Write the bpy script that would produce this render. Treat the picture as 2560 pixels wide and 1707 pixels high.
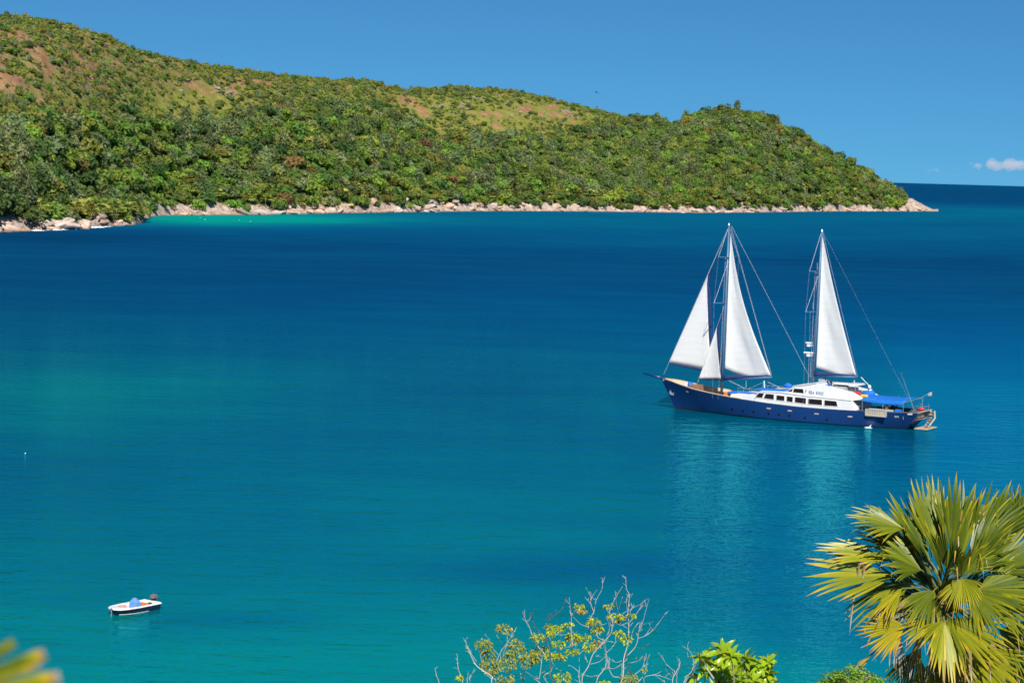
import bpy, bmesh, math, random
import numpy as np
from mathutils import Vector, Matrix, noise as mnoise

for _o in list(bpy.data.objects):
    bpy.data.objects.remove(_o)
SC = bpy.context.scene
COL = SC.collection
R = math.radians
rnd = random.Random(7)

# ------------------------------------------------------------------ camera, sky, sun, exposure
LENS, PITCH, ROLL, CAMZ = 80.0, R(4.275), R(1.6), 33.0
FPX = 2560 * LENS / 36.0
CP = np.array([0.0, 0.0, CAMZ])
_r0 = np.array([1.0, 0, 0]); _u0 = np.array([0, math.sin(PITCH), math.cos(PITCH)])
FW = np.array([0, math.cos(PITCH), -math.sin(PITCH)])
RT = _r0 * math.cos(ROLL) + _u0 * math.sin(ROLL)
UP = -_r0 * math.sin(ROLL) + _u0 * math.cos(ROLL)

cd = bpy.data.cameras.new('camera')
cam = bpy.data.objects.new('camera', cd); COL.objects.link(cam)
cd.lens = LENS; cd.sensor_width = 36.0; cd.clip_start = 0.1; cd.clip_end = 200000.0
cam.matrix_world = Matrix(((RT[0], UP[0], -FW[0], CP[0]), (RT[1], UP[1], -FW[1], CP[1]),
                           (RT[2], UP[2], -FW[2], CP[2]), (0, 0, 0, 1)))
cd.dof.use_dof = True; cd.dof.focus_distance = 42.0; cd.dof.aperture_fstop = 5.0
SC.camera = cam

SUN_AZ, SUN_EL = R(172.0), R(40.0)
SDIR = Vector((math.sin(SUN_AZ) * math.cos(SUN_EL), math.cos(SUN_AZ) * math.cos(SUN_EL), math.sin(SUN_EL)))
world = bpy.data.worlds.new('World'); SC.world = world; world.use_nodes = True
wt = world.node_tree; bg = wt.nodes['Background']
sky = wt.nodes.new('ShaderNodeTexSky'); sky.sky_type = 'NISHITA'; sky.sun_disc = False
sky.sun_elevation = SUN_EL; sky.sun_rotation = SUN_AZ
sky.altitude = 3000; sky.air_density = 0.5; sky.dust_density = 0.0; sky.ozone_density = 1.0
gm = wt.nodes.new('ShaderNodeGamma'); gm.inputs[1].default_value = 0.6          # clear, dry air: the whole sky graded alike
tn = wt.nodes.new('ShaderNodeMix'); tn.data_type = 'RGBA'; tn.blend_type = 'MULTIPLY'; tn.inputs[0].default_value = 1.0
tn.inputs[7].default_value = (0.225, 0.70, 1.10, 1)
wt.links.new(sky.outputs[0], gm.inputs[0]); wt.links.new(gm.outputs[0], tn.inputs[6]); wt.links.new(tn.outputs[2], bg.inputs[0])
bg.inputs[1].default_value = 0.12
sl = bpy.data.lights.new('sun', 'SUN'); sl.energy = 4.6; sl.angle = R(0.53); sl.color = (1.0, 0.955, 0.88)
sun = bpy.data.objects.new('sun', sl); COL.objects.link(sun)
sun.rotation_euler = (-SDIR).to_track_quat('-Z', 'Y').to_euler()
SC.view_settings.view_transform = 'Standard'; SC.view_settings.look = 'None'
SC.view_settings.exposure = 0.35; SC.view_settings.gamma = 1.0
SC.view_settings.use_curve_mapping = False
SC.render.engine = 'CYCLES'
SC.cycles.use_denoising = True
SC.cycles.max_bounces = 6; SC.cycles.diffuse_bounces = 3; SC.cycles.glossy_bounces = 3
SC.cycles.transmission_bounces = 4; SC.cycles.transparent_max_bounces = 8
SC.cycles.caustics_reflective = False; SC.cycles.caustics_refractive = False
SC.cycles.sample_clamp_indirect = 4.0; SC.cycles.volume_bounces = 2

# ------------------------------------------------------------------ where a sight line of the survey meets the place
K = 2560 / 2352.0                                  # survey notes for the coast are kept on a 2352 px wide print
def sight(x, y):
    d = RT * ((x - 1280) / FPX) - UP * ((y - 853.5) / FPX) + FW
    return d / np.linalg.norm(d)
def at_z(x, y, z=0.0):
    d = sight(x, y); return CP + d * (z - CAMZ) / d[2]
def at_depth(x, y, dep):
    d = RT * ((x - 1280) / FPX) - UP * ((y - 853.5) / FPX) + FW
    return CP + d * dep
def project(P):                                    # (n,3) -> notes coordinates
    v = np.atleast_2d(P) - CP; w = np.maximum(v @ FW, 1e-3)
    return (1280 + FPX * (v @ RT) / w) / K, (853.5 - FPX * (v @ UP) / w) / K
def yhor(xd):                                      # horizon row in notes coordinates
    return (853.5 - FPX * math.tan(PITCH) / math.cos(ROLL) + (np.asarray(xd) * K - 1280) * math.tan(ROLL)) / K

def vnoise(x, y, seed=0):
    xi = np.floor(x).astype(np.int64); yi = np.floor(y).astype(np.int64)
    fx = x - xi; fy = y - yi; fx = fx * fx * (3 - 2 * fx); fy = fy * fy * (3 - 2 * fy)
    def h(a, b):
        n = (a * 374761393 + b * 668265263 + seed * 144269504) & 0xffffffff
        n = ((n ^ (n >> 13)) * 1274126177) & 0xffffffff
        return ((n ^ (n >> 16)) & 0xffff) / 65535.0
    return (h(xi, yi) * (1 - fx) + h(xi + 1, yi) * fx) * (1 - fy) + (h(xi, yi + 1) * (1 - fx) + h(xi + 1, yi + 1) * fx) * fy
def fbm(x, y, seed=0, oct=4):
    s = 0; a = 0.5; t = 0
    for o in range(oct):
        s = s + a * vnoise(x * 2 ** o + 17.3 * o, y * 2 ** o - 9.1 * o, seed + o); t += a; a *= 0.5
    return s / t

# ------------------------------------------------------------------ mesh helpers
class MB:
    def __init__(s): s.v = []; s.f = []; s.t = []; s.tone = None
    def add(s, verts, faces, tone=None):
        n = len(s.v); s.v += [tuple(p) for p in verts]; s.f += [tuple(i + n for i in f) for f in faces]
        if tone is not None: s.t += [tone] * len(verts)
    def box(s, c, d, rz=0.0, taper=1.0):
        x, y, z = d[0] / 2, d[1] / 2, d[2] / 2; cs, sn = math.cos(rz), math.sin(rz); vs = []
        for k in (-1, 1):
            q = taper if k > 0 else 1.0
            for (a, b) in ((-1, -1), (1, -1), (1, 1), (-1, 1)):
                px, py = a * x * q, b * y * q
                vs.append((c[0] + px * cs - py * sn, c[1] + px * sn + py * cs, c[2] + k * z))
        s.add(vs, [(3, 2, 1, 0), (4, 5, 6, 7), (0, 1, 5, 4), (1, 2, 6, 5), (2, 3, 7, 6), (3, 0, 4, 7)])
    def prism(s, prof, y0, y1, in1=0.0):            # profile in (x,z), extruded along y
        n = len(prof); vs = [(p[0], y0, p[1]) for p in prof] + [(p[0], y1, p[1]) for p in prof]
        fs = [tuple(range(n)), tuple(range(2 * n - 1, n - 1, -1))]
        for i in range(n):
            j = (i + 1) % n; fs.append((i, n + i, n + j, j))
        s.add(vs, fs)
    def tube(s, pts, rad, n=6, cap=True):
        pts = [Vector(p) for p in pts]; m = len(pts)
        if not hasattr(rad, '__len__'): rad = [rad] * m
        vs = []; fs = []; up = Vector((0.0, 0.0, 1.0)); prev = None
        for i, p in enumerate(pts):
            d = (pts[min(i + 1, m - 1)] - pts[max(i - 1, 0)])
            if d.length < 1e-9: d = Vector((0, 0, 1))
            d.normalize()
            a = prev if prev is not None else (Vector((1, 0, 0)) if abs(d.z) > .9 else up)
            a = (a - d * a.dot(d))
            if a.length < 1e-6: a = d.orthogonal()
            a.normalize(); prev = a; b = d.cross(a)
            for k in range(n):
                th = 2 * math.pi * k / n
                vs.append(p + (a * math.cos(th) + b * math.sin(th)) * rad[i])
        for i in range(m - 1):
            for k in range(n):
                k2 = (k + 1) % n
                fs.append((i * n + k, i * n + k2, (i + 1) * n + k2, (i + 1) * n + k))
        if cap:
            fs.append(tuple(range(n - 1, -1, -1))); fs.append(tuple(range((m - 1) * n, m * n)))
        s.add(vs, fs)
    def lathe(s, c, prof, n=12):                     # prof (r,z)
        vs = []; fs = []
        for r_, z in prof:
            for k in range(n):
                th = 2 * math.pi * k / n; vs.append((c[0] + r_ * math.cos(th), c[1] + r_ * math.sin(th), c[2] + z))
        for i in range(len(prof) - 1):
            for k in range(n):
                k2 = (k + 1) % n; fs.append((i * n + k, i * n + k2, (i + 1) * n + k2, (i + 1) * n + k))
        fs.append(tuple(range(n - 1, -1, -1))); fs.append(tuple(range((len(prof) - 1) * n, len(prof) * n)))
        s.add(vs, fs)
    def grid(s, rows):                               # rows of equal-length point lists
        n = len(rows[0]); vs = [p for r_ in rows for p in r_]; fs = []
        for i in range(len(rows) - 1):
            for k in range(n - 1): fs.append((i * n + k, i * n + k + 1, (i + 1) * n + k + 1, (i + 1) * n + k))
        s.add(vs, fs)
    def mesh(s, name, mat, smooth=False):
        me = bpy.data.meshes.new(name); me.from_pydata(s.v, [], s.f)
        if mat is not None: me.materials.append(mat)
        if s.t:
            at = me.attributes.new('tone', 'FLOAT', 'POINT'); at.data.foreach_set('value', s.t)
        if smooth: me.polygons.foreach_set('use_smooth', [True] * len(me.polygons))
        me.update(); return me
    def build(s, name, mat, parent=None, smooth=False, bevel=0, solid=0):
        o = bpy.data.objects.new(name, s.mesh(name, mat, smooth)); COL.objects.link(o); o.parent = parent
        if solid:
            m = o.modifiers.new('thickness', 'SOLIDIFY'); m.thickness = solid; m.offset = 0
        if bevel:
            m = o.modifiers.new('bevel', 'BEVEL'); m.width = bevel; m.segments = 2; m.limit_method = 'ANGLE'
        return o
def tag(o, label=None, cat=None, group=None, kind=None):
    if label: o['label'] = label
    if cat: o['category'] = cat
    if group: o['group'] = group
    if kind: o['kind'] = kind
    return o
def empty(name, loc=(0, 0, 0), rz=0.0):
    o = bpy.data.objects.new(name, None); COL.objects.link(o); o.location = loc; o.rotation_euler = (0, 0, rz)
    o.empty_display_size = 0.3
    return o

# ------------------------------------------------------------------ materials
def new_mat(name):
    m = bpy.data.materials.new(name); m.use_nodes = True
    return m, m.node_tree, m.node_tree.nodes['Principled BSDF']
def N(nt, t, **kw):
    n = nt.nodes.new(t)
    for k, v in kw.items():
        if k in n.inputs: n.inputs[k].default_value = v
        else: setattr(n, k, v)
    return n
def ramp(nt, stops, interp='LINEAR'):
    n = nt.nodes.new('ShaderNodeValToRGB'); cr = n.color_ramp; cr.interpolation = interp
    while len(cr.elements) < len(stops): cr.elements.new(0.5)
    for e, (p, c) in zip(cr.elements, stops): e.position = p; e.color = (*c, 1)
    return n
def mixc(nt, fac, a, b, mode='MIX'):
    n = nt.nodes.new('ShaderNodeMix'); n.data_type = 'RGBA'; n.blend_type = mode; n.clamp_factor = True
    for sock, v in ((n.inputs[0], fac), (n.inputs[6], a), (n.inputs[7], b)):
        if hasattr(v, 'is_linked') or isinstance(v, bpy.types.NodeSocket): nt.links.new(v, sock)
        elif isinstance(v, (int, float)): sock.default_value = v
        else: sock.default_value = (*v, 1)
    return n.outputs[2]
def math_(nt, op, a, b=None, c=None, clamp=False):
    n = nt.nodes.new('ShaderNodeMath'); n.operation = op; n.use_clamp = clamp
    for i, v in enumerate((a, b, c)):
        if v is None: continue
        if isinstance(v, (int, float)): n.inputs[i].default_value = v
        else: nt.links.new(v, n.inputs[i])
    return n.outputs[0]
def plain(name, col, rough=0.6, var=0.18, scale=3.0, metal=0.0, spec=0.5, bump=0.0, coat=0.0):
    m, nt, p = new_mat(name)
    tc = N(nt, 'ShaderNodeTexCoord'); nz = N(nt, 'ShaderNodeTexNoise', Scale=scale, Detail=5.0, Roughness=0.6)
    nt.links.new(tc.outputs['Object'], nz.inputs['Vector'])
    lo = tuple(c * (1 - var) for c in col); hi = tuple(min(c * (1 + var), 1) for c in col)
    rp = ramp(nt, [(0.3, lo), (0.7, hi)]); nt.links.new(nz.outputs[0], rp.inputs[0])
    nt.links.new(rp.outputs[0], p.inputs['Base Color'])
    p.inputs['Roughness'].default_value = rough; p.inputs['Metallic'].default_value = metal
    p.inputs['Specular IOR Level'].default_value = spec
    if coat: p.inputs['Coat Weight'].default_value = coat; p.inputs['Coat Roughness'].default_value = 0.1
    if bump:
        b = N(nt, 'ShaderNodeBump', Strength=bump, Distance=0.05); nt.links.new(nz.outputs[0], b.inputs['Height'])
        nt.links.new(b.outputs[0], p.inputs['Normal'])
    return m
def leafy(name, col, var=0.28, transl=0.42, rough=0.55, use_tone=True, hue=0.03, spec=0.3):
    """leaf colour varied from plant to plant (object random) and from clump to clump (tone)"""
    m, nt, p = new_mat(name)
    oi = N(nt, 'ShaderNodeObjectInfo')
    hsv = N(nt, 'ShaderNodeHueSaturation', Color=(*col, 1))
    val = math_(nt, 'MULTIPLY_ADD', oi.outputs['Random'], 2 * var, 1 - var)
    if use_tone:
        at = N(nt, 'ShaderNodeAttribute', attribute_name='tone'); val = math_(nt, 'MULTIPLY', val, at.outputs['Fac'])
    nt.links.new(val, hsv.inputs['Value'])
    r2 = math_(nt, 'FRACT', math_(nt, 'MULTIPLY', oi.outputs['Random'], 37.7))
    nt.links.new(math_(nt, 'MULTIPLY_ADD', r2, 2 * hue, 0.5 - hue), hsv.inputs['Hue'])
    nt.links.new(hsv.outputs[0], p.inputs['Base Color'])
    p.inputs['Roughness'].default_value = rough; p.inputs['Specular IOR Level'].default_value = spec
    tr = N(nt, 'ShaderNodeBsdfTranslucent'); nt.links.new(hsv.outputs[0], tr.inputs[0])
    mx = N(nt, 'ShaderNodeMixShader'); mx.inputs[0].default_value = transl
    nt.links.new(p.outputs[0], mx.inputs[1]); nt.links.new(tr.outputs[0], mx.inputs[2])
    nt.links.new(mx.outputs[0], nt.nodes['Material Output'].inputs['Surface'])
    return m
M = {}
M['leaf_dark'] = leafy('leaf_dark', (0.110, 0.180, 0.045))
M['leaf_mid'] = leafy('leaf_mid', (0.185, 0.275, 0.048))
M['leaf_light'] = leafy('leaf_light', (0.255, 0.375, 0.05))
M['leaf_olive'] = leafy('leaf_olive', (0.31, 0.325, 0.065))
M['leaf_grey'] = leafy('leaf_grey', (0.24, 0.295, 0.12))
M['leaf_rust'] = leafy('leaf_rust', (0.27, 0.17, 0.06))
M['leaf_palm'] = leafy('leaf_palm', (0.40, 0.42, 0.09))
M['twig_grey'] = leafy('twig_grey', (0.26, 0.23, 0.20), transl=0.0, hue=0.01)
M['bark'] = plain('bark', (0.20, 0.165, 0.13), 0.9, 0.3, 2.0)
M['bark_pale'] = plain('bark_pale', (0.54, 0.48, 0.45), 0.85, 0.25, 6.0)

# ------------------------------------------------------------------ sea
def build_sea():
    az = np.concatenate([np.arange(-14.0, 14.01, 0.07), np.arange(17, 344, 6.0)]); az = np.radians(az)
    rr = np.concatenate([[1.0, 40.0, 80.0], np.geomspace(100, 4200, 420), np.geomspace(4600, 90000, 40)])
    A, D = np.meshgrid(az, rr)
    X = D * np.sin(A); Y = D * np.cos(A); Z = np.zeros_like(X)
    V = np.stack([X, Y, Z], -1).reshape(-1, 3); n = len(az); m = len(rr)
    idx = np.arange(m * n).reshape(m, n)
    q = np.stack([idx[:-1, :], np.roll(idx, -1, 1)[:-1, :], np.roll(idx, -1, 1)[1:, :], idx[1:, :]], -1).reshape(-1, 4)
    me = bpy.data.meshes.new('sea'); me.from_pydata(V.tolist(), [], q[:, ::-1].tolist())
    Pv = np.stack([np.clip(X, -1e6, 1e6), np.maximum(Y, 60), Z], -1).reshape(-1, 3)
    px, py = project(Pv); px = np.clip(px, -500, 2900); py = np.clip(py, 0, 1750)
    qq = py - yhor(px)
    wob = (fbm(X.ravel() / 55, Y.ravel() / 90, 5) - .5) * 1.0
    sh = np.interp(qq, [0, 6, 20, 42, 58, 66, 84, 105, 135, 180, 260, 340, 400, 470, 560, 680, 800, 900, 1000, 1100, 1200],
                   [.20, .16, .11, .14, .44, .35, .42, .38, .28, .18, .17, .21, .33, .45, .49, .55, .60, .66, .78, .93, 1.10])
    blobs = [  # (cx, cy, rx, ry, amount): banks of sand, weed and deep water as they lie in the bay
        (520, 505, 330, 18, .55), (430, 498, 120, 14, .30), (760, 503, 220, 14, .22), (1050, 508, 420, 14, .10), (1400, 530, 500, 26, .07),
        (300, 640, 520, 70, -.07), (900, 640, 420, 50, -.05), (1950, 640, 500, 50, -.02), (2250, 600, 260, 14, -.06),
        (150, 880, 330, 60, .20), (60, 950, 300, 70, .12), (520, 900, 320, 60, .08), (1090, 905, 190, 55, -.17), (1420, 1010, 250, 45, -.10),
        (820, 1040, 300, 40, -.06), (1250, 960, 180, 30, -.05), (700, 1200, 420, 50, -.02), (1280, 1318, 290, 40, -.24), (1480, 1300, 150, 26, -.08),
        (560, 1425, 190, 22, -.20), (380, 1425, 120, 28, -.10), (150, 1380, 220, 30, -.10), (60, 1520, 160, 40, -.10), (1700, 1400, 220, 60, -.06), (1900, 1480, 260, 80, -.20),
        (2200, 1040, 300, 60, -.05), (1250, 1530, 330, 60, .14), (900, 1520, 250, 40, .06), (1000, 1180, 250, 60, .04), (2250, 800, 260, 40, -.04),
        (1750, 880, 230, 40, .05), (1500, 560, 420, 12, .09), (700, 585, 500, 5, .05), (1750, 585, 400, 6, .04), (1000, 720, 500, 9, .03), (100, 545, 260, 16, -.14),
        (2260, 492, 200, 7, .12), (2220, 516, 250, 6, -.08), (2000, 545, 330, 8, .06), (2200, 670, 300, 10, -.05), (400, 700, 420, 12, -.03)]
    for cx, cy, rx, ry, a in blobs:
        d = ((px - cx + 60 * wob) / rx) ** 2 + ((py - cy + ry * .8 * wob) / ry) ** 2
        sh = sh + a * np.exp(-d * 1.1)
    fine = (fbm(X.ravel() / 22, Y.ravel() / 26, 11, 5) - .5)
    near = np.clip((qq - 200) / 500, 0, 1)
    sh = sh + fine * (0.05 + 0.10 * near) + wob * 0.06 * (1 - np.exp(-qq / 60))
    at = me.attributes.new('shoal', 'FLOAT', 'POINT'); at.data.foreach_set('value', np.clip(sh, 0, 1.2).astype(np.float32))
    me.polygons.foreach_set('use_smooth', [True] * len(me.polygons))
    m, nt, p = new_mat('sea_water')
    a = N(nt, 'ShaderNodeAttribute', attribute_name='shoal')
    geo = N(nt, 'ShaderNodeNewGeometry')
    def nz(scale, sx, sy, rot=0.0, detail=3.0, rough=.55):
        mp = N(nt, 'ShaderNodeMapping'); mp.inputs['Scale'].default_value = (sx, sy, 1); mp.inputs['Rotation'].default_value = (0, 0, rot)
        nt.links.new(geo.outputs['Position'], mp.inputs['Vector'])
        t = N(nt, 'ShaderNodeTexNoise', Scale=scale, Detail=detail, Roughness=rough); nt.links.new(mp.outputs[0], t.inputs['Vector'])
        return t.outputs[0]
    # gusts and slicks: long streaks across the bay
    n1 = nz(0.02, 1.0, 3.0, R(6), 4.0); n2 = nz(0.16, 1.0, 2.6, R(8), 3.0)
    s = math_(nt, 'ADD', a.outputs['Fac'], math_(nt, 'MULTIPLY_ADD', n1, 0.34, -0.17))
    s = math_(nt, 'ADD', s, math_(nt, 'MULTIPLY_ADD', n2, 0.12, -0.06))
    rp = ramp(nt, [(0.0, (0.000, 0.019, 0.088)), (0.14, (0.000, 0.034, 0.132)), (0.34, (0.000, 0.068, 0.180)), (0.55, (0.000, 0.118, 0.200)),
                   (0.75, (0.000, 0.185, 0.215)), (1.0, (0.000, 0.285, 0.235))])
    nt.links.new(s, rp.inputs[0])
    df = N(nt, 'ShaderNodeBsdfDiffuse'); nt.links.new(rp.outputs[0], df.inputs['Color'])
    gl = N(nt, 'ShaderNodeBsdfGlossy'); gl.inputs['Color'].default_value = (.08, .86, .95, 1)
    ln = N(nt, 'ShaderNodeVectorMath', operation='LENGTH'); nt.links.new(geo.outputs['Position'], ln.inputs[0])   # reflection dulled by distance from the viewpoint, standing in for unresolved waves
    mr = N(nt, 'ShaderNodeMapRange'); mr.inputs[1].default_value = 330; mr.inputs[2].default_value = 900; mr.inputs[3].default_value = .045; mr.inputs[4].default_value = .5
    nt.links.new(ln.outputs['Value'], mr.inputs[0]); nt.links.new(mr.outputs[0], gl.inputs['Roughness'])
    w1 = nz(0.45, 1.0, 1.9, R(12), 4.0, .6); w2 = nz(0.15, 1.0, 2.1, R(-5), 4.0, .6); w3 = nz(2.1, 1.0, 2.0, R(20), 3.0, .6)
    hgt = math_(nt, 'ADD', math_(nt, 'MULTIPLY', w1, 0.30), math_(nt, 'MULTIPLY', w2, 0.95))
    hgt = math_(nt, 'ADD', hgt, math_(nt, 'MULTIPLY', w3, 0.06))
    b = N(nt, 'ShaderNodeBump', Strength=1.0, Distance=0.40); nt.links.new(hgt, b.inputs['Height'])
    nt.links.new(b.outputs[0], gl.inputs['Normal'])
    b2 = N(nt, 'ShaderNodeBump', Strength=1.0, Distance=0.75); nt.links.new(hgt, b2.inputs['Height']); nt.links.new(b2.outputs[0], df.inputs['Normal'])
    fr = N(nt, 'ShaderNodeFresnel', IOR=1.33); nt.links.new(b.outputs[0], fr.inputs['Normal'])
    mf = N(nt, 'ShaderNodeMapRange'); mf.inputs[1].default_value = 330; mf.inputs[2].default_value = 900; mf.inputs[3].default_value = .50; mf.inputs[4].default_value = .10
    nt.links.new(ln.outputs['Value'], mf.inputs[0]); fac = math_(nt, 'MULTIPLY', fr.outputs[0], mf.outputs[0])
    mx = N(nt, 'ShaderNodeMixShader'); nt.links.new(fac, mx.inputs[0]); nt.links.new(df.outputs[0], mx.inputs[1]); nt.links.new(gl.outputs[0], mx.inputs[2])
    nt.links.new(mx.outputs[0], nt.nodes['Material Output'].inputs['Surface'])
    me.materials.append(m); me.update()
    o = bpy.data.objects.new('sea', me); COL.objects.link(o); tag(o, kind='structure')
build_sea()

# ------------------------------------------------------------------ the headland across the bay
SHORE = [(-700, 560), (-300, 546), (0, 534), (60, 531), (150, 527), (230, 522), (300, 517), (331, 512), (338, 498), (400, 495), (520, 494), (600, 493.5),
         (720, 491), (850, 489), (960, 487.3), (1100, 486), (1200, 485.5), (1300, 486), (1400, 487), (1500, 488), (1620, 489.5), (1750, 488.3),
         (1850, 487), (1950, 486), (2050, 486), (2110, 486), (2158, 486)]
RIDGE = [(-700, 60), (-300, 42), (0, 45), (60, 48), (130, 58), (190, 72), (250, 95), (300, 118), (340, 128), (400, 143), (470, 155), (520, 163), (580, 170), (650, 180),
         (720, 186), (790, 189), (850, 192), (900, 205), (930, 213), (975, 211), (1040, 208), (1100, 212), (1170, 215), (1230, 225), (1280, 240),
         (1330, 250), (1380, 262), (1430, 275), (1480, 281), (1530, 288), (1560, 285), (1600, 268), (1650, 258), (1690, 256), (1740, 270),
         (1790, 292), (1840, 315), (1880, 338), (1930, 360), (1980, 388), (2010, 408), (2040, 436), (2060, 455), (2080, 463), (2100, 466), (2125, 476), (2158, 486.5)]
RDIST = [(-700, 1450), (0, 1480), (330, 1640), (600, 1850), (960, 2080), (1300, 2280), (1500, 2370), (1690, 2450), (1850, 2540), (1950, 2590), (2040, 2660), (2080, 2685), (2158, 2705)]
VEG = [(-700, 3.0), (0, 3.0), (900, 3.0), (960, 1.5), (1400, 2.5), (1500, 5), (1600, 5), (1990, 6.5), (2030, 6.5), (2060, 3), (2085, 0), (2158, 0)]
xs = np.linspace(-700, 2158, 1400)
_dir = np.array([sight(x * K, float(yhor(x)) * K) for x in xs]); AZ = np.arctan2(_dir[:, 0], _dir[:, 1])
def _tab(t): a = np.array(t, float); return a[:, 0], a[:, 1]
_sx, _sy = _tab(SHORE)
DS = np.array([np.hypot(*at_z(x * K, y * K)[:2]) for x, y in zip(xs, np.interp(xs, _sx, _sy))])
DR = np.interp(xs, *_tab(RDIST)); DR = np.maximum(DR, DS + 12)
_rd = np.array([sight(x * K, y * K) for x, y in zip(xs, np.interp(xs, *_tab(RIDGE)))])
HR = CAMZ + _rd[:, 2] / np.hypot(_rd[:, 0], _rd[:, 1]) * DR - np.interp(xs, *_tab(VEG)); HR = np.maximum(HR, 0.6)
DS2 = np.where((xs > 90) & (xs < 338), np.interp(xs, [90, 338], [np.interp(90, xs, DS), np.interp(339.5, xs, DS)]), DS)
def land(az, D):
    """height, distance behind the shore, share of the way to the ridge"""
    wx = D * np.sin(az); wy = D * np.cos(az)
    ds = np.interp(az, AZ, DS) + (fbm(wx / 14, wy / 40, 21) - .5) * 26; dr = np.interp(az, AZ, DR); hr = np.interp(az, AZ, HR)
    s = D - ds; d2 = np.maximum(np.interp(az, AZ, DS2), ds); L = np.maximum(dr - d2, 8.0); p = (D - d2) / L
    pc = np.clip(p, 0, 1)
    prof = 0.55 * pc + 0.45 * np.sin(pc * np.pi / 2)
    h = hr * prof
    bump = (fbm(wx / 95, wy / 120, 31) - .5) * 30 + (fbm(wx / 30, wy / 34, 41) - .5) * 8
    h = h + bump * np.sin(np.pi * np.clip(pc, 0, 1)) ** 1.0 * np.clip(L / 250, 0, 1) * np.clip(hr / 60, 0.1, 1)
    rim = np.clip(s / 16, 0, 1); rim = rim * rim * (3 - 2 * rim)
    rough = 2.2 + 3.4 * fbm(wx / 9, wy / 16, 51) + 2.0 * (fbm(wx / 3.2, wy / 5, 61) - .5)
    h = np.maximum(h, 0) * np.clip(s / 30, 0, 1) ** .7 + rim * rough * np.clip(L / 60, .35, 1)
    h = np.where(s < 0, s * 0.35, h)
    back = np.clip(p - 1, 0, 3); h = h - np.where(p > 1, hr * np.minimum((back * 0.9) ** 1.3, 1.4), 0)
    return h, s, p
BARE = [(165, 160, 55, 8, 1), (265, 148, 16, 11, .9), (100, 232, 26, 12, .8), (40, 75, 40, 9, .6), (105, 92, 40, 8, .45), (190, 118, 60, 14, .45), (85, 120, 60, 16, .4),
        (225, 140, 30, 12, .5), (150, 250, 30, 10, .5), (440, 195, 36, 13, .75), (480, 208, 34, 14, .8), (530, 214, 26, 15, .75), (560, 186, 50, 9, .7), (610, 190, 34, 10, .9), (350, 205, 30, 10, .6),
        (930, 235, 46, 17, 1), (972, 262, 26, 12, .9), (960, 245, 34, 16, .9), (1010, 240, 36, 12, .6), (1070, 240, 40, 10, .6), (1110, 262, 50, 7, .8), (1150, 262, 22, 16, .9), (1205, 252, 26, 13, .9),
        (1140, 290, 14, 12, .8), (1190, 278, 20, 9, .6), (1290, 262, 42, 13, .9), (1265, 247, 26, 8, .9), (1240, 262, 14, 14, .7), (1320, 280, 20, 9, .8), (1090, 285, 20, 8, .6), (1450, 293, 22, 8, .8),
        (1640, 298, 60, 9, .8), (1690, 316, 20, 13, .9), (1600, 308, 30, 8, .5), (800, 246, 18, 8, .6), (720, 232, 26, 9, .6), (655, 205, 30, 9, .6), (270, 240, 40, 9, .5), (380, 240, 30, 9, .4), (1690, 380, 26, 9, .5)]
FORB = [(-700, 270), (0, 272), (150, 255), (300, 272), (420, 285), (520, 275), (650, 255), (760, 235), (880, 250), (950, 266), (1000, 297), (1100, 314), (1200, 320),
        (1300, 305), (1400, 292), (1480, 276), (1520, 262), (1700, 250), (2200, 200)]
def cover(px, py, wx, wy):
    """bare soil 0..1 and forest 0..1 at a spot of the slope"""
    n = fbm(wx / 16, wy / 22, 71); n2 = fbm(wx / 45, wy / 60, 81); n3 = fbm(wx / 7, wy / 12, 85)
    bare = np.zeros_like(px)
    for cx, cy, rx, ry, a in BARE:
        d = ((px - cx) / rx) ** 2 + ((py - cy) / ry) ** 2
        bare = np.maximum(bare, a * np.clip(1.25 - d * (0.7 + 1.2 * n), 0, 1) * np.clip(n3 * 2.6 - .45, .45, 1))
    brown = np.clip((320 - px) / 120, 0, 1) * np.clip((235 - py) / 60, 0, 1)
    bare = np.maximum(bare, np.clip(brown * (n * 2.2 - .50), 0, .62))
    ridge_red = np.clip((900 - px) / 80, 0, 1) * np.clip((px - 300) / 60, 0, 1) * np.clip((n - .42) * 3.4, 0, 1) * np.clip((230 - py) / 30, 0, 1)
    bare = np.maximum(bare, ridge_red * .7)
    fb = np.interp(px, *_tab(FORB)); forest = np.clip((py - fb + (n2 - .5) * 60) / 16, 0, 1)
    dry = np.clip((340 - px) / 140, 0, 1) * np.clip((245 - py) / 50, 0, 1); dry = np.maximum(dry, .6 * np.clip((960 - px) / 100, 0, 1) * np.clip((215 - py) / 25, 0, 1))
    cover.dry = dry * np.clip(n * 2.4 - .3, .35, 1)
    return bare, forest * (1 - np.clip(bare * 1.2, 0, 1))

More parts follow.
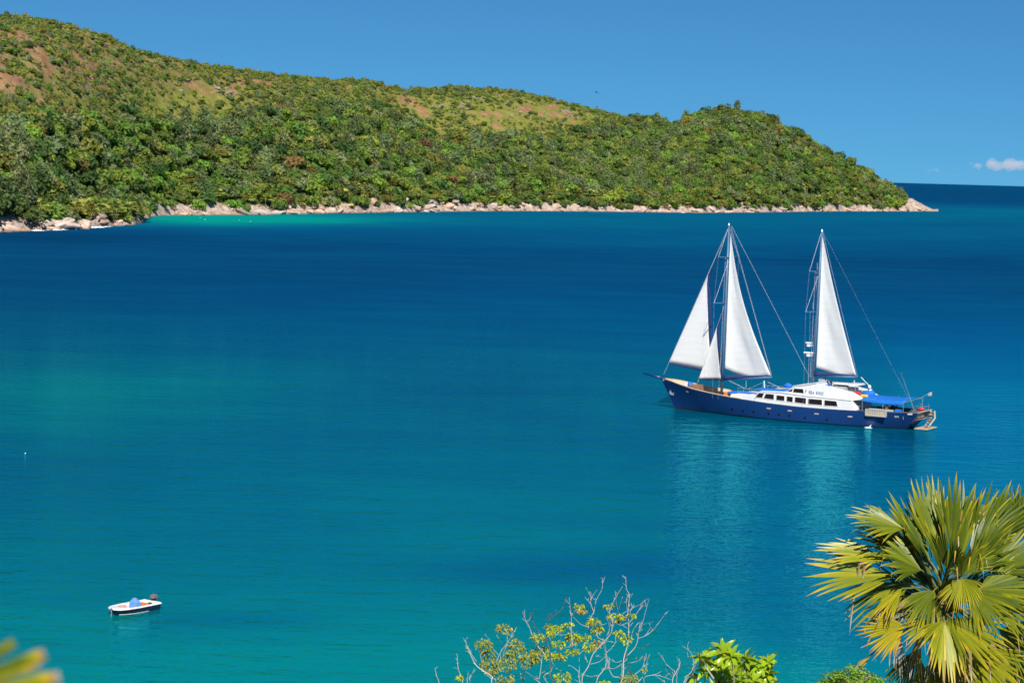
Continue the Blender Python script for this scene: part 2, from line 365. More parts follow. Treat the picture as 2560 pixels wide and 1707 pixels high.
def build_headland():
    az = np.linspace(AZ[0], AZ[-1], 760)
    t = np.concatenate([[-.03, -.012], np.linspace(0, .16, 34), np.linspace(.17, 1.02, 96), np.linspace(1.06, 2.0, 12)])
    A, T = np.meshgrid(az, t)
    ds = np.interp(A, AZ, DS); L = np.maximum(np.interp(A, AZ, DR) - ds, 8)
    D = ds + T * np.maximum(L, 60) - np.where(T < .3, 14 * (1 - T / .3), 0)
    H, S, P = land(A, D)
    X = D * np.sin(A); Y = D * np.cos(A)
    V = np.stack([X, Y, H], -1).reshape(-1, 3); m, n = A.shape
    idx = np.arange(m * n).reshape(m, n)
    q = np.stack([idx[:-1, :-1], idx[:-1, 1:], idx[1:, 1:], idx[1:, :-1]], -1).reshape(-1, 4)
    me = bpy.data.meshes.new('hill_terrain'); me.from_pydata(V.tolist(), [], q.tolist())
    px, py = project(V); bare, forest = cover(px, py, V[:, 0], V[:, 1])
    rock = np.clip(1.35 - S.ravel() / 15, 0, 1) * np.clip((11 - V[:, 2]) / 4, 0, 1)
    rock = np.maximum(rock, np.clip((px - 2062) / 18, 0, 1))
    for nm, arr in (('dry', cover.dry), ('bare', bare), ('forest', forest), ('rock', rock)):
        at = me.attributes.new(nm, 'FLOAT', 'POINT'); at.data.foreach_set('value', arr.astype(np.float32))
    me.polygons.foreach_set('use_smooth', [True] * len(me.polygons))
    m_, nt, p = new_mat('hill_ground')
    geo = N(nt, 'ShaderNodeNewGeometry')
    def nz(s, d=5.0):
        x = N(nt, 'ShaderNodeTexNoise', Scale=s, Detail=d, Roughness=.62); nt.links.new(geo.outputs['Position'], x.inputs['Vector']); return x.outputs[0]
    aB = N(nt, 'ShaderNodeAttribute', attribute_name='bare').outputs['Fac']; aF = N(nt, 'ShaderNodeAttribute', attribute_name='forest').outputs['Fac']
    aR = N(nt, 'ShaderNodeAttribute', attribute_name='rock').outputs['Fac']
    g1 = ramp(nt, [(.34, (.085, .110, .026)), (.46, (.185, .200, .034)), (.55, (.27, .25, .055)), (.66, (.27, .17, .085))]); nt.links.new(math_(nt, 'ADD', math_(nt, 'MULTIPLY', nz(.10, 6), .5), math_(nt, 'MULTIPLY', nz(.9, 6), .5)), g1.inputs[0])
    soil = ramp(nt, [(.25, (.20, .105, .055)), (.5, (.36, .175, .085)), (.62, (.40, .235, .135)), (.8, (.38, .29, .21))]); nt.links.new(nz(.12), soil.inputs[0])
    gran = ramp(nt, [(.28, (.17, .115, .085)), (.45, (.46, .335, .26)), (.6, (.60, .475, .395)), (.8, (.70, .61, .54))]); nt.links.new(nz(.22, 6), gran.inputs[0])
    under = ramp(nt, [(.3, (.08, .105, .03)), (.7, (.16, .18, .05))]); nt.links.new(nz(.3), under.inputs[0])
    aD = N(nt, 'ShaderNodeAttribute', attribute_name='dry').outputs['Fac']
    c = mixc(nt, math_(nt, 'MULTIPLY', aD, .85), g1.outputs[0], (.25, .155, .085)); c = mixc(nt, aF, c, under.outputs[0])
    bm_ = math_(nt, 'MULTIPLY_ADD', math_(nt, 'SUBTRACT', aB, math_(nt, 'MULTIPLY', nz(.30, 7), 1.0)), 5.0, .1, clamp=True)
    c = mixc(nt, bm_, c, soil.outputs[0])
    rm = math_(nt, 'MULTIPLY_ADD', math_(nt, 'SUBTRACT', aR, math_(nt, 'MULTIPLY', nz(.4, 4), .8)), 5.0, .3, clamp=True)
    c = mixc(nt, rm, c, gran.outputs[0])
    sep = N(nt, 'ShaderNodeSeparateXYZ'); nt.links.new(geo.outputs['Position'], sep.inputs[0])
    wet = math_(nt, 'MULTIPLY_ADD', sep.outputs[2], -1.1, 1.1, clamp=True)
    c = mixc(nt, math_(nt, 'MULTIPLY', wet, .75), c, (.10, .075, .055))
    nt.links.new(c, p.inputs['Base Color']); p.inputs['Roughness'].default_value = .9; p.inputs['Specular IOR Level'].default_value = .2
    b = N(nt, 'ShaderNodeBump', Strength=.6, Distance=1.5); nt.links.new(nz(.5, 6), b.inputs['Height']); nt.links.new(b.outputs[0], p.inputs['Normal'])
    me.materials.append(m_); me.update()
    o = bpy.data.objects.new('hill_terrain', me); COL.objects.link(o); tag(o, kind='structure')
build_headland()

# ---- crowns: leaf-sized faces spread through the volume
def leaf_cloud(mb, pts, nrm, size, rs, tone):
    for (p, n_, t_) in zip(pts, nrm, tone):
        n_ = (n_ + Vector((rs.gauss(0, .33), rs.gauss(0, .33), rs.gauss(0, .33))))
        if n_.length < 1e-3: n_ = Vector((0, 0, 1))
        n_.normalize(); a = n_.orthogonal().normalized(); b = n_.cross(a); th = rs.uniform(0, 6.28)
        u = a * math.cos(th) + b * math.sin(th); v = n_.cross(u); s = size * rs.uniform(.6, 1.35)
        mb.add([p - u * s, p - v * s * .62 + n_ * s * .2, p + u * s, p + v * s * .62 - n_ * s * .1], [(0, 1, 2, 3)], t_)
def crown_round(seed, nl=13, per=56, flat=.72, size=.125):
    rs = random.Random(seed); mb = MB(); lobes = []
    for i in range(nl):
        th = rs.uniform(0, 6.283); r_ = math.sqrt(rs.random()) * .72; z = rs.uniform(.25, 1.0) * (1.15 - r_ * .75)
        lobes.append((Vector((r_ * math.cos(th), r_ * math.sin(th), z * flat * 1.25)), rs.uniform(.26, .46), rs.uniform(.84, 1.16)))
    for c, r_, tn in lobes:
        P, Nn, T = [], [], []
        for k in range(per):
            d = Vector((rs.gauss(0, 1), rs.gauss(0, 1), rs.gauss(0.35, 1)))
            d.normalize(); q = r_ * rs.uniform(.7, 1.12)
            P.append(c + Vector((d.x, d.y, d.z * .78)) * q); Nn.append(d); T.append(tn * rs.uniform(.9, 1.1))
        leaf_cloud(mb, P, Nn, size, rs, T)
    return mb
def crown_spread(seed): return crown_round(seed, 15, 46, .42, .11)
def crown_feather(seed):
    rs = random.Random(seed); mb = MB(); plumes = []
    for i in range(16):
        th = rs.uniform(0, 6.283); z = rs.uniform(.1, 1.0); r_ = rs.uniform(.1, .34) * (1.25 - z * .75)
        plumes.append((Vector((r_ * math.cos(th), r_ * math.sin(th), .25 + z * 1.0)), rs.uniform(.16, .26), rs.uniform(.75, 1.2)))
    for c, r_, tn in plumes:
        for k in range(44):
            d = Vector((rs.gauss(0, 1), rs.gauss(0, 1), rs.gauss(.2, 1))).normalized(); p = c + Vector((d.x, d.y, d.z * 1.5)) * r_ * rs.uniform(.5, 1.15)
            u = (Vector((d.x * .6, d.y * .6, rs.uniform(-.9, 1.0)))).normalized(); n_ = (d + Vector((rs.gauss(0, .5), rs.gauss(0, .5), .3))).normalized()
            v = n_.cross(u).normalized() * .034; u = u * .085 * rs.uniform(.6, 1.4)
            mb.add([p - u, p - v, p + u, p + v], [(0, 1, 2, 3)], tn * rs.uniform(.8, 1.2))
    return mb
def crown_palm(seed, nf=17):
    rs = random.Random(seed); mb = MB(); c = Vector((0, 0, 1.0))
    for i in range(nf):
        th = i * 2.399 + rs.uniform(-.3, .3); el = rs.uniform(-.55, 1.15); d = Vector((math.cos(th) * math.cos(el), math.sin(th) * math.cos(el), math.sin(el)))
        s = d.cross(Vector((0, 0, 1))).normalized(); tn = rs.uniform(.7, 1.3); L = rs.uniform(.75, 1.0)
        h = c + d * L * .42; u = s.cross(d)
        for k in range(7):
            a = (k - 3) * .42; e = d * math.cos(a) + s * math.sin(a); tip = h + e * L * .58 + Vector((0, 0, -.16 * L)) + u * .04; w = (e.cross(u)).normalized() * .07
            mid = h + e * L * .34
            mb.add([h, mid - w, tip, mid + w], [(0, 1, 2, 3)], tn * rs.uniform(.85, 1.15))
        q = s * .018
        mb.add([c - q, h - q, h + q, c + q], [(0, 1, 2, 3)], .8)
    return mb
def crown_shrub(seed): return crown_round(seed, 7, 44, .62, .16)
def crown_dead(seed):
    rs = random.Random(seed); mb = MB()
    for i in range(70):
        th = rs.uniform(0, 6.283); el = rs.uniform(.1, 1.4); d = Vector((math.cos(th) * math.cos(el), math.sin(th) * math.cos(el), math.sin(el)))
        a = d * rs.uniform(0, .4); e = d * rs.uniform(.7, 1.15) + Vector((rs.gauss(0, .1), rs.gauss(0, .1), rs.gauss(0, .1))); w = d.orthogonal().normalized() * .022
        mb.add([a - w, e - w * .4, e + w * .4, a + w], [(0, 1, 2, 3)], rs.uniform(.7, 1.3))
    return mb
def trunk_mb(seed, h=.5, r_=.05, limbs=4):
    rs = random.Random(seed); mb = MB(); top = Vector((rs.uniform(-.08, .08), rs.uniform(-.08, .08), h))
    mb.tube([(0, 0, -.25), (top.x * .4, top.y * .4, h * .45), top], [r_ * 1.2, r_ * .95, r_ * .7], 6)
    for i in range(limbs):
        th = i * 6.283 / limbs + rs.uniform(-.4, .4); e = top + Vector((math.cos(th) * .38, math.sin(th) * .38, rs.uniform(.15, .42)))
        mb.tube([top - Vector((0, 0, .06)), top.lerp(e, .5) + Vector((0, 0, .05)), e], [r_ * .6, r_ * .4, r_ * .15], 5)
    return mb
PROTO = {}          # key -> (crown mesh, trunk mesh)
def proto(key, crown_mb, mat, trunk):
    PROTO[key] = (crown_mb.mesh('crown', M[mat]), trunk.mesh('trunk', M['bark'], True) if trunk else None)
for i in range(3):
    for cname in ('dark', 'mid', 'light', 'olive', 'grey', 'rust'):
        if cname == 'rust' and i: continue
        proto('round_%s_%d' % (cname, i), crown_round(100 + i), 'leaf_' + cname, trunk_mb(i, .5))
for i in range(2):
    for cname in ('mid', 'light', 'dark'):
        proto('spread_%s_%d' % (cname, i), crown_spread(200 + i), 'leaf_' + cname, trunk_mb(20 + i, .3))
    proto('feather_grey_%d' % i, crown_feather(300 + i), 'leaf_grey', trunk_mb(30 + i, 1.0, .03, 0))
    proto('palm_%d' % i, crown_palm(400 + i), 'leaf_palm', trunk_mb(40 + i, 1.0, .045, 0))
for i in range(2):
    for cname in ('dark', 'mid', 'olive', 'grey', 'light'):
        proto('shrub_%s_%d' % (cname, i), crown_shrub(500 + i), 'leaf_' + cname, None)
    proto('dead_%d' % i, crown_dead(600 + i), 'twig_grey', None)
proto('palmlet_0', crown_palm(450, 9), 'leaf_palm', None)

# ---- where each plant stands
def grid_points(cell, seed, smin, pmax):
    rs = np.random.RandomState(seed)
    X, Y = np.meshgrid(np.arange(-420, 520, cell), np.arange(960, 2720, cell))
    X = (X + rs.uniform(-.48, .48, X.shape) * cell).ravel(); Y = (Y + rs.uniform(-.48, .48, Y.shape) * cell).ravel()
    az = np.arctan2(X, Y); D = np.hypot(X, Y); ok = (az > AZ[0]) & (az < AZ[-1]); X, Y, az, D = X[ok], Y[ok], az[ok], D[ok]
    H, S, P = land(az, D); ok = (S > smin) & (P < pmax) & (H > 1.5); X, Y, H, S, P = X[ok], Y[ok], H[ok], S[ok], P[ok]
    px, py = project(np.stack([X, Y, H], -1)); ok = (px > -160) & (px < 2075)
    return [a[ok] for a in (X, Y, H, S, P, px, py)]
def pick(rs, items):
    t = rs.random() * sum(w for _, w in items)
    for k, w in items:
        t -= w
        if t <= 0: return k
    return items[-1][0]
plants = []   # (kind key, x, y, z, scale xy, scale z, rot, px, py, s)
rs = random.Random(99)
X, Y, H, S, P, px, py = grid_points(6.2, 3, 8.0, 1.03)
bare, forest = cover(px, py, X, Y); patch = fbm(X / 60, Y / 80, 91); patch2 = fbm(X / 38, Y / 50, 95)
for i in range(len(X)):
    if rs.random() > forest[i]: continue
    near_shore = S[i] < 34
    left_shade = px[i] < 75 and S[i] < 60  # shade at the left end goes in as dark-leaved trees
    r_ = rs.random()
    if near_shore and r_ < .30 + (.45 if 120 < px[i] < 310 else 0) and not left_shade:
        k = 'palm_%d' % rs.randrange(2); sc = rs.uniform(4.4, 6.6); sz = sc * rs.uniform(.8, 1.15)
    elif (patch2[i] > .60 and r_ < .16) or r_ < .04:
        k = 'feather_grey_%d' % rs.randrange(2); sc = rs.uniform(8, 12) * (1.25 if px[i] < 260 and S[i] < 90 else 1); sz = sc * .8
    elif patch[i] > .55 and r_ < .6:
        k = 'spread_%s_%d' % (pick(rs, [('mid', 5), ('light', 4), ('dark', 1)]), rs.randrange(2)); sc = rs.uniform(5.5, 9); sz = sc * .9
    else:
        wl = 1.0 + 2.6 * max(0, patch2[i] - .42)
        cn = 'dark' if left_shade else pick(rs, [('dark', 3.0), ('mid', 5.0), ('light', 1.3 * wl), ('olive', 1.5), ('grey', 2.2), ('rust', .12 if px[i] < 1300 else .04)])
        k = 'round_%s_%d' % (cn, 0 if cn == 'rust' else rs.randrange(3)); sc = 3.2 + 6.6 * rs.random() ** 1.6; sz = sc * rs.uniform(.75, 1.15)
    plants.append((k, X[i], Y[i], H[i] - .3, sc, sz, rs.uniform(0, 6.28), px[i], py[i], S[i]))
n_trees = len(plants)
X, Y, H, S, P, px, py = grid_points(3.15, 4, 12.0, 1.04)
bare, forest = cover(px, py, X, Y); dens = fbm(X / 26, Y / 34, 97)
for i in range(len(X)):
    if forest[i] > .75 and rs.random() > .25: continue
    grassy = max(0.0, 1 - ((px[i] - 1180) / 260) ** 2 - ((py[i] - 262) / 55) ** 2) + max(0.0, 1 - ((px[i] - 470) / 150) ** 2 - ((py[i] - 235) / 50) ** 2)
    keep = .92 - .85 * min(bare[i] * 1.0, 1) - .50 * min(grassy * 1.5, 1) + (dens[i] - .5) * .9
    if P[i] > .97: keep += .45
    if rs.random() > keep: continue
    k = pick(rs, [('shrub_mid', 4), ('shrub_dark', 2.0), ('shrub_olive', 5), ('shrub_grey', 2.6), ('shrub_light', 1.6), ('dead', .9), ('palmlet', 2.4)])
    k = 'palmlet_0' if k == 'palmlet' else '%s_%d' % (k, rs.randrange(2)); sc = .9 + 2.0 * rs.random() ** 1.4
    if P[i] > .95 and rs.random() < .12: k = 'round_%s_%d' % (rs.choice(('grey', 'mid', 'olive')), rs.randrange(3)); sc = rs.uniform(1.8, 3.2)
    elif rs.random() < .12: k = 'round_%s_%d' % (pick(rs, [('dark', 2), ('mid', 3), ('grey', 2), ('olive', 2)]), rs.randrange(3)); sc = rs.uniform(2.2, 3.6)
    plants.append((k, X[i], Y[i], H[i] - .2, sc, sc * rs.uniform(.8, 1.3), rs.uniform(0, 6.28), px[i], py[i], S[i]))
print('plants', n_trees, len(plants))

# the trees that show largest are things of their own; the woods behind them one mass
ZONES = [(-200, 60, 'at the dark end of the near point'), (60, 120, 'beside the dark end of the near point'), (120, 200, 'above the near slabs'), (200, 270, 'behind the near slabs'), (270, 335, 'at the tip of the near point'),
         (335, 430, 'at the start of the cove'), (430, 540, 'behind the green shallows of the cove'), (540, 660, 'where the cove ends'), (660, 740, 'just before the big pale boulder'), (740, 820, 'over the big pale boulder'), (820, 910, 'just past the big pale boulder'),
         (910, 1040, 'early on the middle shore'), (1040, 1180, 'late on the middle shore'), (1180, 1300, 'where branches overhang the shore'), (1300, 1400, 'past the overhanging branches'), (1400, 1500, 'well short of the foremast'), (1500, 1620, 'just short of the foremast'), (1620, 1720, 'straight above the foremast'),
         (1720, 1800, 'between the two masts'), (1800, 1900, 'above the second mast'), (1900, 1990, 'near the headland tip'), (1990, 2200, 'last on the headland tip')]
ROWS = [(0, 20, 'at the water edge'), (20, 36, 'in the second row'), (36, 55, 'in the third row'), (55, 999, 'up the slope')]
KIND = {'round': ('broadleaf_tree', 'round-crowned', 'tree'), 'spread': ('spreading_tree', 'flat-topped', 'tree'), 'feather': ('feathery_tree', 'feathery', 'tree'), 'palm': ('palm_tree', 'small', 'palm tree')}
CNAME = {'dark': 'dark green', 'mid': 'mid-green', 'light': 'light green', 'olive': 'olive green', 'grey': 'grey-green', 'rust': 'rusty brown'}
cand = [i for i in range(n_trees) if plants[i][9] < 75 and -10 < plants[i][7] < 2075 and plants[i][0].split('_')[0] in KIND]
cand.sort(key=lambda i: -(plants[i][5] / math.hypot(plants[i][1], plants[i][2])) * (1.6 if plants[i][9] < 32 else 1.0))
quota = {'round': 200, 'spread': 60, 'feather': 60, 'palm': 120}; single = set()
for i in cand:
    kd = plants[i][0].split('_')[0]
    if quota[kd] > 0: quota[kd] -= 1; single.add(i)
def place_tree(i):
    k, x, y, z, sc, sz, rz, px_, py_, s_ = plants[i]; parts = k.split('_'); kd = KIND[parts[0]]
    o = empty(kd[0], (x, y, z), rz); o.scale = (sc, sc, sz)
    zone = next(t for a, b, t in ZONES if a <= px_ < b)
    col = 'yellow-green' if parts[0] == 'palm' else CNAME[parts[1]]
    row_ = next(t for a, b, t in ROWS if a <= s_ < b); lb = '%s %s %s %s, %s' % (col, kd[1], kd[2], row_, zone); tag(o, lb, kd[2], lb)
    cm, tm = PROTO[k]
    c = bpy.data.objects.new('crown', cm); COL.objects.link(c); c.parent = o
    t = bpy.data.objects.new('trunk', tm); COL.objects.link(t); t.parent = o
for i in sorted(single): place_tree(i)

def scatter(name, items, label):
    """one mass of plants: many copies of a few crowns over the slope"""
    keys = sorted(set(p[0] for p in items)); coll = bpy.data.collections.new(name + '_kinds')
    for j, k in enumerate(keys):
        cm, tm = PROTO[k]; bm = bmesh.new(); bm.from_mesh(cm); n0 = len(bm.faces)
        me = bpy.data.meshes.new(k)
        if tm: bm.from_mesh(tm)
        bm.faces.ensure_lookup_table()
        for f in bm.faces[n0:]: f.material_index = 1
        bm.to_mesh(me); bm.free(); me.materials.append(cm.materials[0]); me.materials.append(M['bark'])
        coll.objects.link(bpy.data.objects.new('%03d_%s' % (j, k), me))
    me = bpy.data.meshes.new(name); me.from_pydata([(p[1], p[2], p[3]) for p in items], [], [])
    a = me.attributes.new('kind_index', 'INT', 'POINT'); a.data.foreach_set('value', [keys.index(p[0]) for p in items])
    a = me.attributes.new('turn', 'FLOAT_VECTOR', 'POINT'); a.data.foreach_set('vector', [v for p in items for v in (0, 0, p[6])])
    a = me.attributes.new('size', 'FLOAT_VECTOR', 'POINT'); a.data.foreach_set('vector', [v for p in items for v in (p[4], p[4], p[5])])
    o = bpy.data.objects.new(name, me); COL.objects.link(o); tag(o, label, kind='stuff')
    g = bpy.data.node_groups.new(name, 'GeometryNodeTree')
    g.interface.new_socket('Geometry', in_out='INPUT', socket_type='NodeSocketGeometry'); g.interface.new_socket('Geometry', in_out='OUTPUT', socket_type='NodeSocketGeometry')
    gi = g.nodes.new('NodeGroupInput'); go = g.nodes.new('NodeGroupOutput'); ip = g.nodes.new('GeometryNodeInstanceOnPoints'); ci = g.nodes.new('GeometryNodeCollectionInfo')
    ci.inputs['Collection'].default_value = coll; ci.inputs['Separate Children'].default_value = True; ci.inputs['Reset Children'].default_value = True
    ip.inputs['Pick Instance'].default_value = True
    def attr(n_, t_):
        a_ = g.nodes.new('GeometryNodeInputNamedAttribute'); a_.data_type = t_; a_.inputs['Name'].default_value = n_; return a_.outputs['Attribute']
    g.links.new(gi.outputs[0], ip.inputs['Points']); g.links.new(ci.outputs[0], ip.inputs['Instance'])
    g.links.new(attr('kind_index', 'INT'), ip.inputs['Instance Index']); g.links.new(attr('turn', 'FLOAT_VECTOR'), ip.inputs['Rotation']); g.links.new(attr('size', 'FLOAT_VECTOR'), ip.inputs['Scale'])
    g.links.new(ip.outputs[0], go.inputs[0])
    md = o.modifiers.new('scatter', 'NODES'); md.node_group = g
    return o
scatter('hillside_woods', [plants[i] for i in range(n_trees) if i not in single], 'dense green woods covering the lower slopes of the headland')
scatter('hillside_scrub', plants[n_trees:], 'low scrub and bushes scattered over the upper slopes')
#@@SHORE_BEGIN
# ------------------------------------------------------------------ shore rocks, foam
def granite(name, tint=1.0):
    m, nt, p = new_mat(name)
    tc = N(nt, 'ShaderNodeTexCoord'); geo = N(nt, 'ShaderNodeNewGeometry'); oi = N(nt, 'ShaderNodeObjectInfo')
    n1 = N(nt, 'ShaderNodeTexNoise', Scale=1.6, Detail=6.0, Roughness=.65); nt.links.new(tc.outputs['Object'], n1.inputs['Vector'])
    rp = ramp(nt, [(.28, (.22, .15, .11)), (.45, (.47 * tint, .31 * tint, .225 * tint)), (.6, (.62 * tint, .47 * tint, .37 * tint)), (.78, (.74, .63, .54))]); nt.links.new(n1.outputs[0], rp.inputs[0])
    hv = N(nt, 'ShaderNodeHueSaturation'); nt.links.new(rp.outputs[0], hv.inputs['Color'])
    nt.links.new(math_(nt, 'MULTIPLY_ADD', oi.outputs['Random'], .5, .75), hv.inputs['Value'])
    nt.links.new(math_(nt, 'MULTIPLY_ADD', math_(nt, 'FRACT', math_(nt, 'MULTIPLY', oi.outputs['Random'], 13.1)), .6, .55), hv.inputs['Saturation'])
    sep = N(nt, 'ShaderNodeSeparateXYZ'); nt.links.new(geo.outputs['Position'], sep.inputs[0])
    wet = math_(nt, 'MULTIPLY_ADD', sep.outputs[2], -1.3, 1.15, clamp=True)
    c = mixc(nt, math_(nt, 'MULTIPLY', wet, .8), hv.outputs[0], (.10, .075, .055))
    nt.links.new(c, p.inputs['Base Color']); p.inputs['Roughness'].default_value = .85; p.inputs['Specular IOR Level'].default_value = .25
    b = N(nt, 'ShaderNodeBump', Strength=.5, Distance=.25); nt.links.new(n1.outputs[0], b.inputs['Height']); nt.links.new(b.outputs[0], p.inputs['Normal'])
    return m
M['granite'] = granite('granite')
def boulder_mesh(seed):
    rs = random.Random(seed); bm = bmesh.new(); bmesh.ops.create_icosphere(bm, subdivisions=3, radius=1.0)
    cuts = [(Vector((rs.gauss(0, 1), rs.gauss(0, 1), rs.gauss(.2, .8))).normalized(), rs.uniform(.5, .85)) for _ in range(9)]
    off = Vector((seed * 3.1, seed * 1.7, 0))
    for v in bm.verts:
        for n_, d in cuts:
            q = v.co.dot(n_) - d
            if q > 0: v.co -= n_ * q * .88
        v.co += v.co.normalized() * (mnoise.noise(v.co * 1.8 + off) * .14 + mnoise.noise(v.co * 5 + off) * .05)
    for f in bm.faces: f.smooth = rs.random() < 2
    me = bpy.data.meshes.new('boulder'); bm.to_mesh(me); bm.free(); me.materials.append(M['granite']); return me
BOUL = [boulder_mesh(i) for i in range(9)]
M['granite_grey'] = plain('weathered_rock', (.27, .235, .205), .9, .35, 1.5); OUTC = []
for b_ in BOUL: q_ = b_.copy(); q_.materials.clear(); q_.materials.append(M['granite_grey']); OUTC.append(q_)
RZ = [(-200, 110, 'dark end of the near rocky point'), (110, 250, 'sloping slabs of the near rocky point'), (250, 336, 'tip of the near rocky point'), (336, 520, 'edge of the small green cove'),
      (520, 700, 'shore between the cove and the big pale boulder'), (700, 830, 'foot of the big pale boulder'), (830, 1000, 'stretch of shore right of the big pale boulder'), (1000, 1200, 'low middle stretch of the far shore'),
      (1200, 1420, 'shaded shore under overhanging trees'), (1420, 1640, 'shore just short of the tall foremast'), (1640, 1800, 'shore straight above the tall foremast'), (1800, 1960, 'shore above the second mast'), (1960, 2070, 'shore below the last trees of the headland'), (2070, 2300, 'bare tip of the headland')]
def put_rock(px_, s_, r_, sq=(1, 1, 1), rz=None, label=None):
    az = float(np.interp(px_, xs, AZ)); D = float(np.interp(px_, xs, DS)) + s_
    h, s2, p_ = land(np.array([az]), np.array([D]))
    o = bpy.data.objects.new('boulder', BOUL[rnd.randrange(9)]); COL.objects.link(o)
    o.location = (D * math.sin(az), D * math.cos(az), max(float(h[0]), -.2) + r_ * sq[2] * .22); o.rotation_euler = (rnd.uniform(-.3, .3), rnd.uniform(-.3, .3), rnd.uniform(0, 6.28) if rz is None else rz)
    o.scale = (r_ * sq[0], r_ * sq[1], r_ * sq[2])
    if label: tag(o, label, 'boulder')
    else:
        z = next(t for a, b, t in RZ if a <= px_ < b); sz_ = 'small' if r_ < 2.3 else ('middling' if r_ < 3.3 else 'large'); ps = 'at the water' if s_ < 3 else ('midway up' if s_ < 9 else 'high up'); lb = '%s pink boulder %s, %s' % (sz_, ps, z); tag(o, lb, 'boulder', lb)
put_rock(757, 7, 6.6, (1.3, 1.0, .8), .4, 'largest pale granite boulder standing on the far shore')
for (a, b, n_, r0, r1) in [(-20, 110, 14, 2, 4.5), (110, 250, 20, 2, 5.5), (250, 336, 18, 1.8, 4), (340, 520, 22, 1.6, 3.4), (520, 700, 22, 2, 5), (700, 830, 20, 2, 5), (830, 1000, 26, 2, 5.2), (1000, 1200, 26, 1.8, 4.2),
                     (1200, 1420, 20, 1.6, 4.0), (1420, 1640, 22, 1.8, 4), (1640, 1800, 18, 2, 4.6), (1800, 1960, 24, 2.2, 5.2), (1960, 2070, 20, 2.4, 5.5), (2070, 2152, 14, 2.4, 5)]:
    for k in range(n_):
        r_ = r0 * .7 + (r1 - r0 * .7) * rnd.random() ** 2.2; e = rnd.uniform(.9, 2.6)
        put_rock(rnd.uniform(a, b), rnd.uniform(-3, 14) if b < 2060 else rnd.uniform(-2, 10), r_, (e, 1 / e ** .5, rnd.uniform(.38, .8)))
# grey outcrops among the scrub
for i, (cx, cy) in enumerate([(1045, 238), (1062, 244), (1085, 236), (1010, 246), (1030, 252), (535, 208), (520, 216), (480, 206), (1300, 262), (1312, 272), (806, 244), (1650, 296), (425, 196), (1235, 275), (1180, 262)]):
    for k in range(3):
        x_ = cx + rnd.gauss(0, 9); az = float(np.interp(x_, xs, AZ)); Dd = np.linspace(float(np.interp(x_, xs, DS)) + 30, float(np.interp(x_, xs, DR)), 200)
        h, _, _ = land(np.full(200, az), Dd); P_ = np.stack([Dd * math.sin(az), Dd * math.cos(az), h], -1); _, yy = project(P_); j = int(np.argmin(np.abs(yy - (cy + rnd.gauss(0, 5)))))
        o = bpy.data.objects.new('boulder', OUTC[rnd.randrange(9)]); COL.objects.link(o); r_ = rnd.uniform(1.0, 2.4)
        o.location = P_[j] + np.array([0, 0, r_ * .3]); o.rotation_euler = (0, 0, rnd.uniform(0, 6.28)); o.scale = (r_ * 1.3, r_, r_ * .7)
        side = 'near end' if cx < 900 else ('middle' if cx < 1400 else 'far knoll')
        tag(o, 'weathered rock outcrop in the scrub on the %s of the ridge' % side, 'boulder', 'rock outcrops on the %s of the ridge' % side)
M['foam'] = plain('foam', (.80, .83, .85), .9, .1, .5)
mb = MB()
for k in range(46):
    x_ = pick(rnd, [(rnd.gauss(120, 14), 3), (rnd.gauss(185, 10), 3), (rnd.gauss(225, 10), 3), (rnd.uniform(10, 330), 2), (rnd.uniform(1500, 2140), 1)])
    az = float(np.interp(x_, xs, AZ)); d0 = np.linspace(-40, 20, 240) + float(np.interp(x_, xs, DS)); h, _, _ = land(np.full(240, az), d0); D = d0[int(np.argmax(h > 0))] - rnd.uniform(.2, 2.2)
    c = Vector((D * math.sin(az), D * math.cos(az), 0)); t = Vector((math.cos(az), -math.sin(az), 0)); n_ = Vector((math.sin(az), math.cos(az), 0)); L = rnd.uniform(.8, 3.6); ring = []
    for q in range(14):
        a = q / 14 * 6.283; rr_ = .6 + .5 * rnd.random(); ring.append(c + t * math.cos(a) * L * rr_ + n_ * math.sin(a) * .7 * rr_ + Vector((0, 0, .05)))
    mb.add(ring + [c + Vector((0, 0, rnd.uniform(.25, .8)))], [(q, (q + 1) % 14, 14) for q in range(14)])
tag(mb.build('foam', M['foam'], smooth=True), 'white foam where small waves meet the shore rocks', kind='stuff')

# ------------------------------------------------------------------ small clouds low over the sea
mcl, nt, p = new_mat('cloud_vapour'); nt.nodes.remove(p)
vs = N(nt, 'ShaderNodeVolumeScatter', Color=(1, .96, .95, 1), Density=.0045, Anisotropy=0.0); nt.links.new(vs.outputs[0], nt.nodes['Material Output'].inputs['Volume'])
def cloud(cx, cy, w, h, label, seed, dist=24000):
    rs_ = random.Random(seed); bm = bmesh.new(); c = at_depth(cx * K, cy * K, dist); sc = dist / FPX * K
    n_ = max(3, int(w / 7))
    for k in range(n_):
        u = (k + .5) / n_ * 2 - 1; r_ = h * rs_.uniform(.35, .62) * (1 - .6 * abs(u) ** 1.5)
        mt = Matrix.Translation(Vector(c) + Vector((u * w / 2 * sc, rs_.uniform(-1, 1) * w * .3 * sc, (rs_.uniform(-.2, .25) * h + r_ * .4) * sc))) @ Matrix.Diagonal((r_ * sc * 1.35, r_ * sc * 1.3, r_ * sc, 1))
        bmesh.ops.create_icosphere(bm, subdivisions=3, radius=1.0, matrix=mt)
    for v in bm.verts: v.co += Vector(mnoise.noise_vector(v.co / (h * sc * .35))) * h * sc * .16
    me = bpy.data.meshes.new('cloud'); bm.to_mesh(me); bm.free(); me.materials.append(mcl)
    o = bpy.data.objects.new('cloud', me); COL.objects.link(o)
    md = o.modifiers.new('merge', 'REMESH'); md.mode = 'VOXEL'; md.voxel_size = h * sc * .09
    tag(o, label, 'cloud')
cloud(2318, 384, 170, 24, 'largest white cloud low above the open horizon', 1)
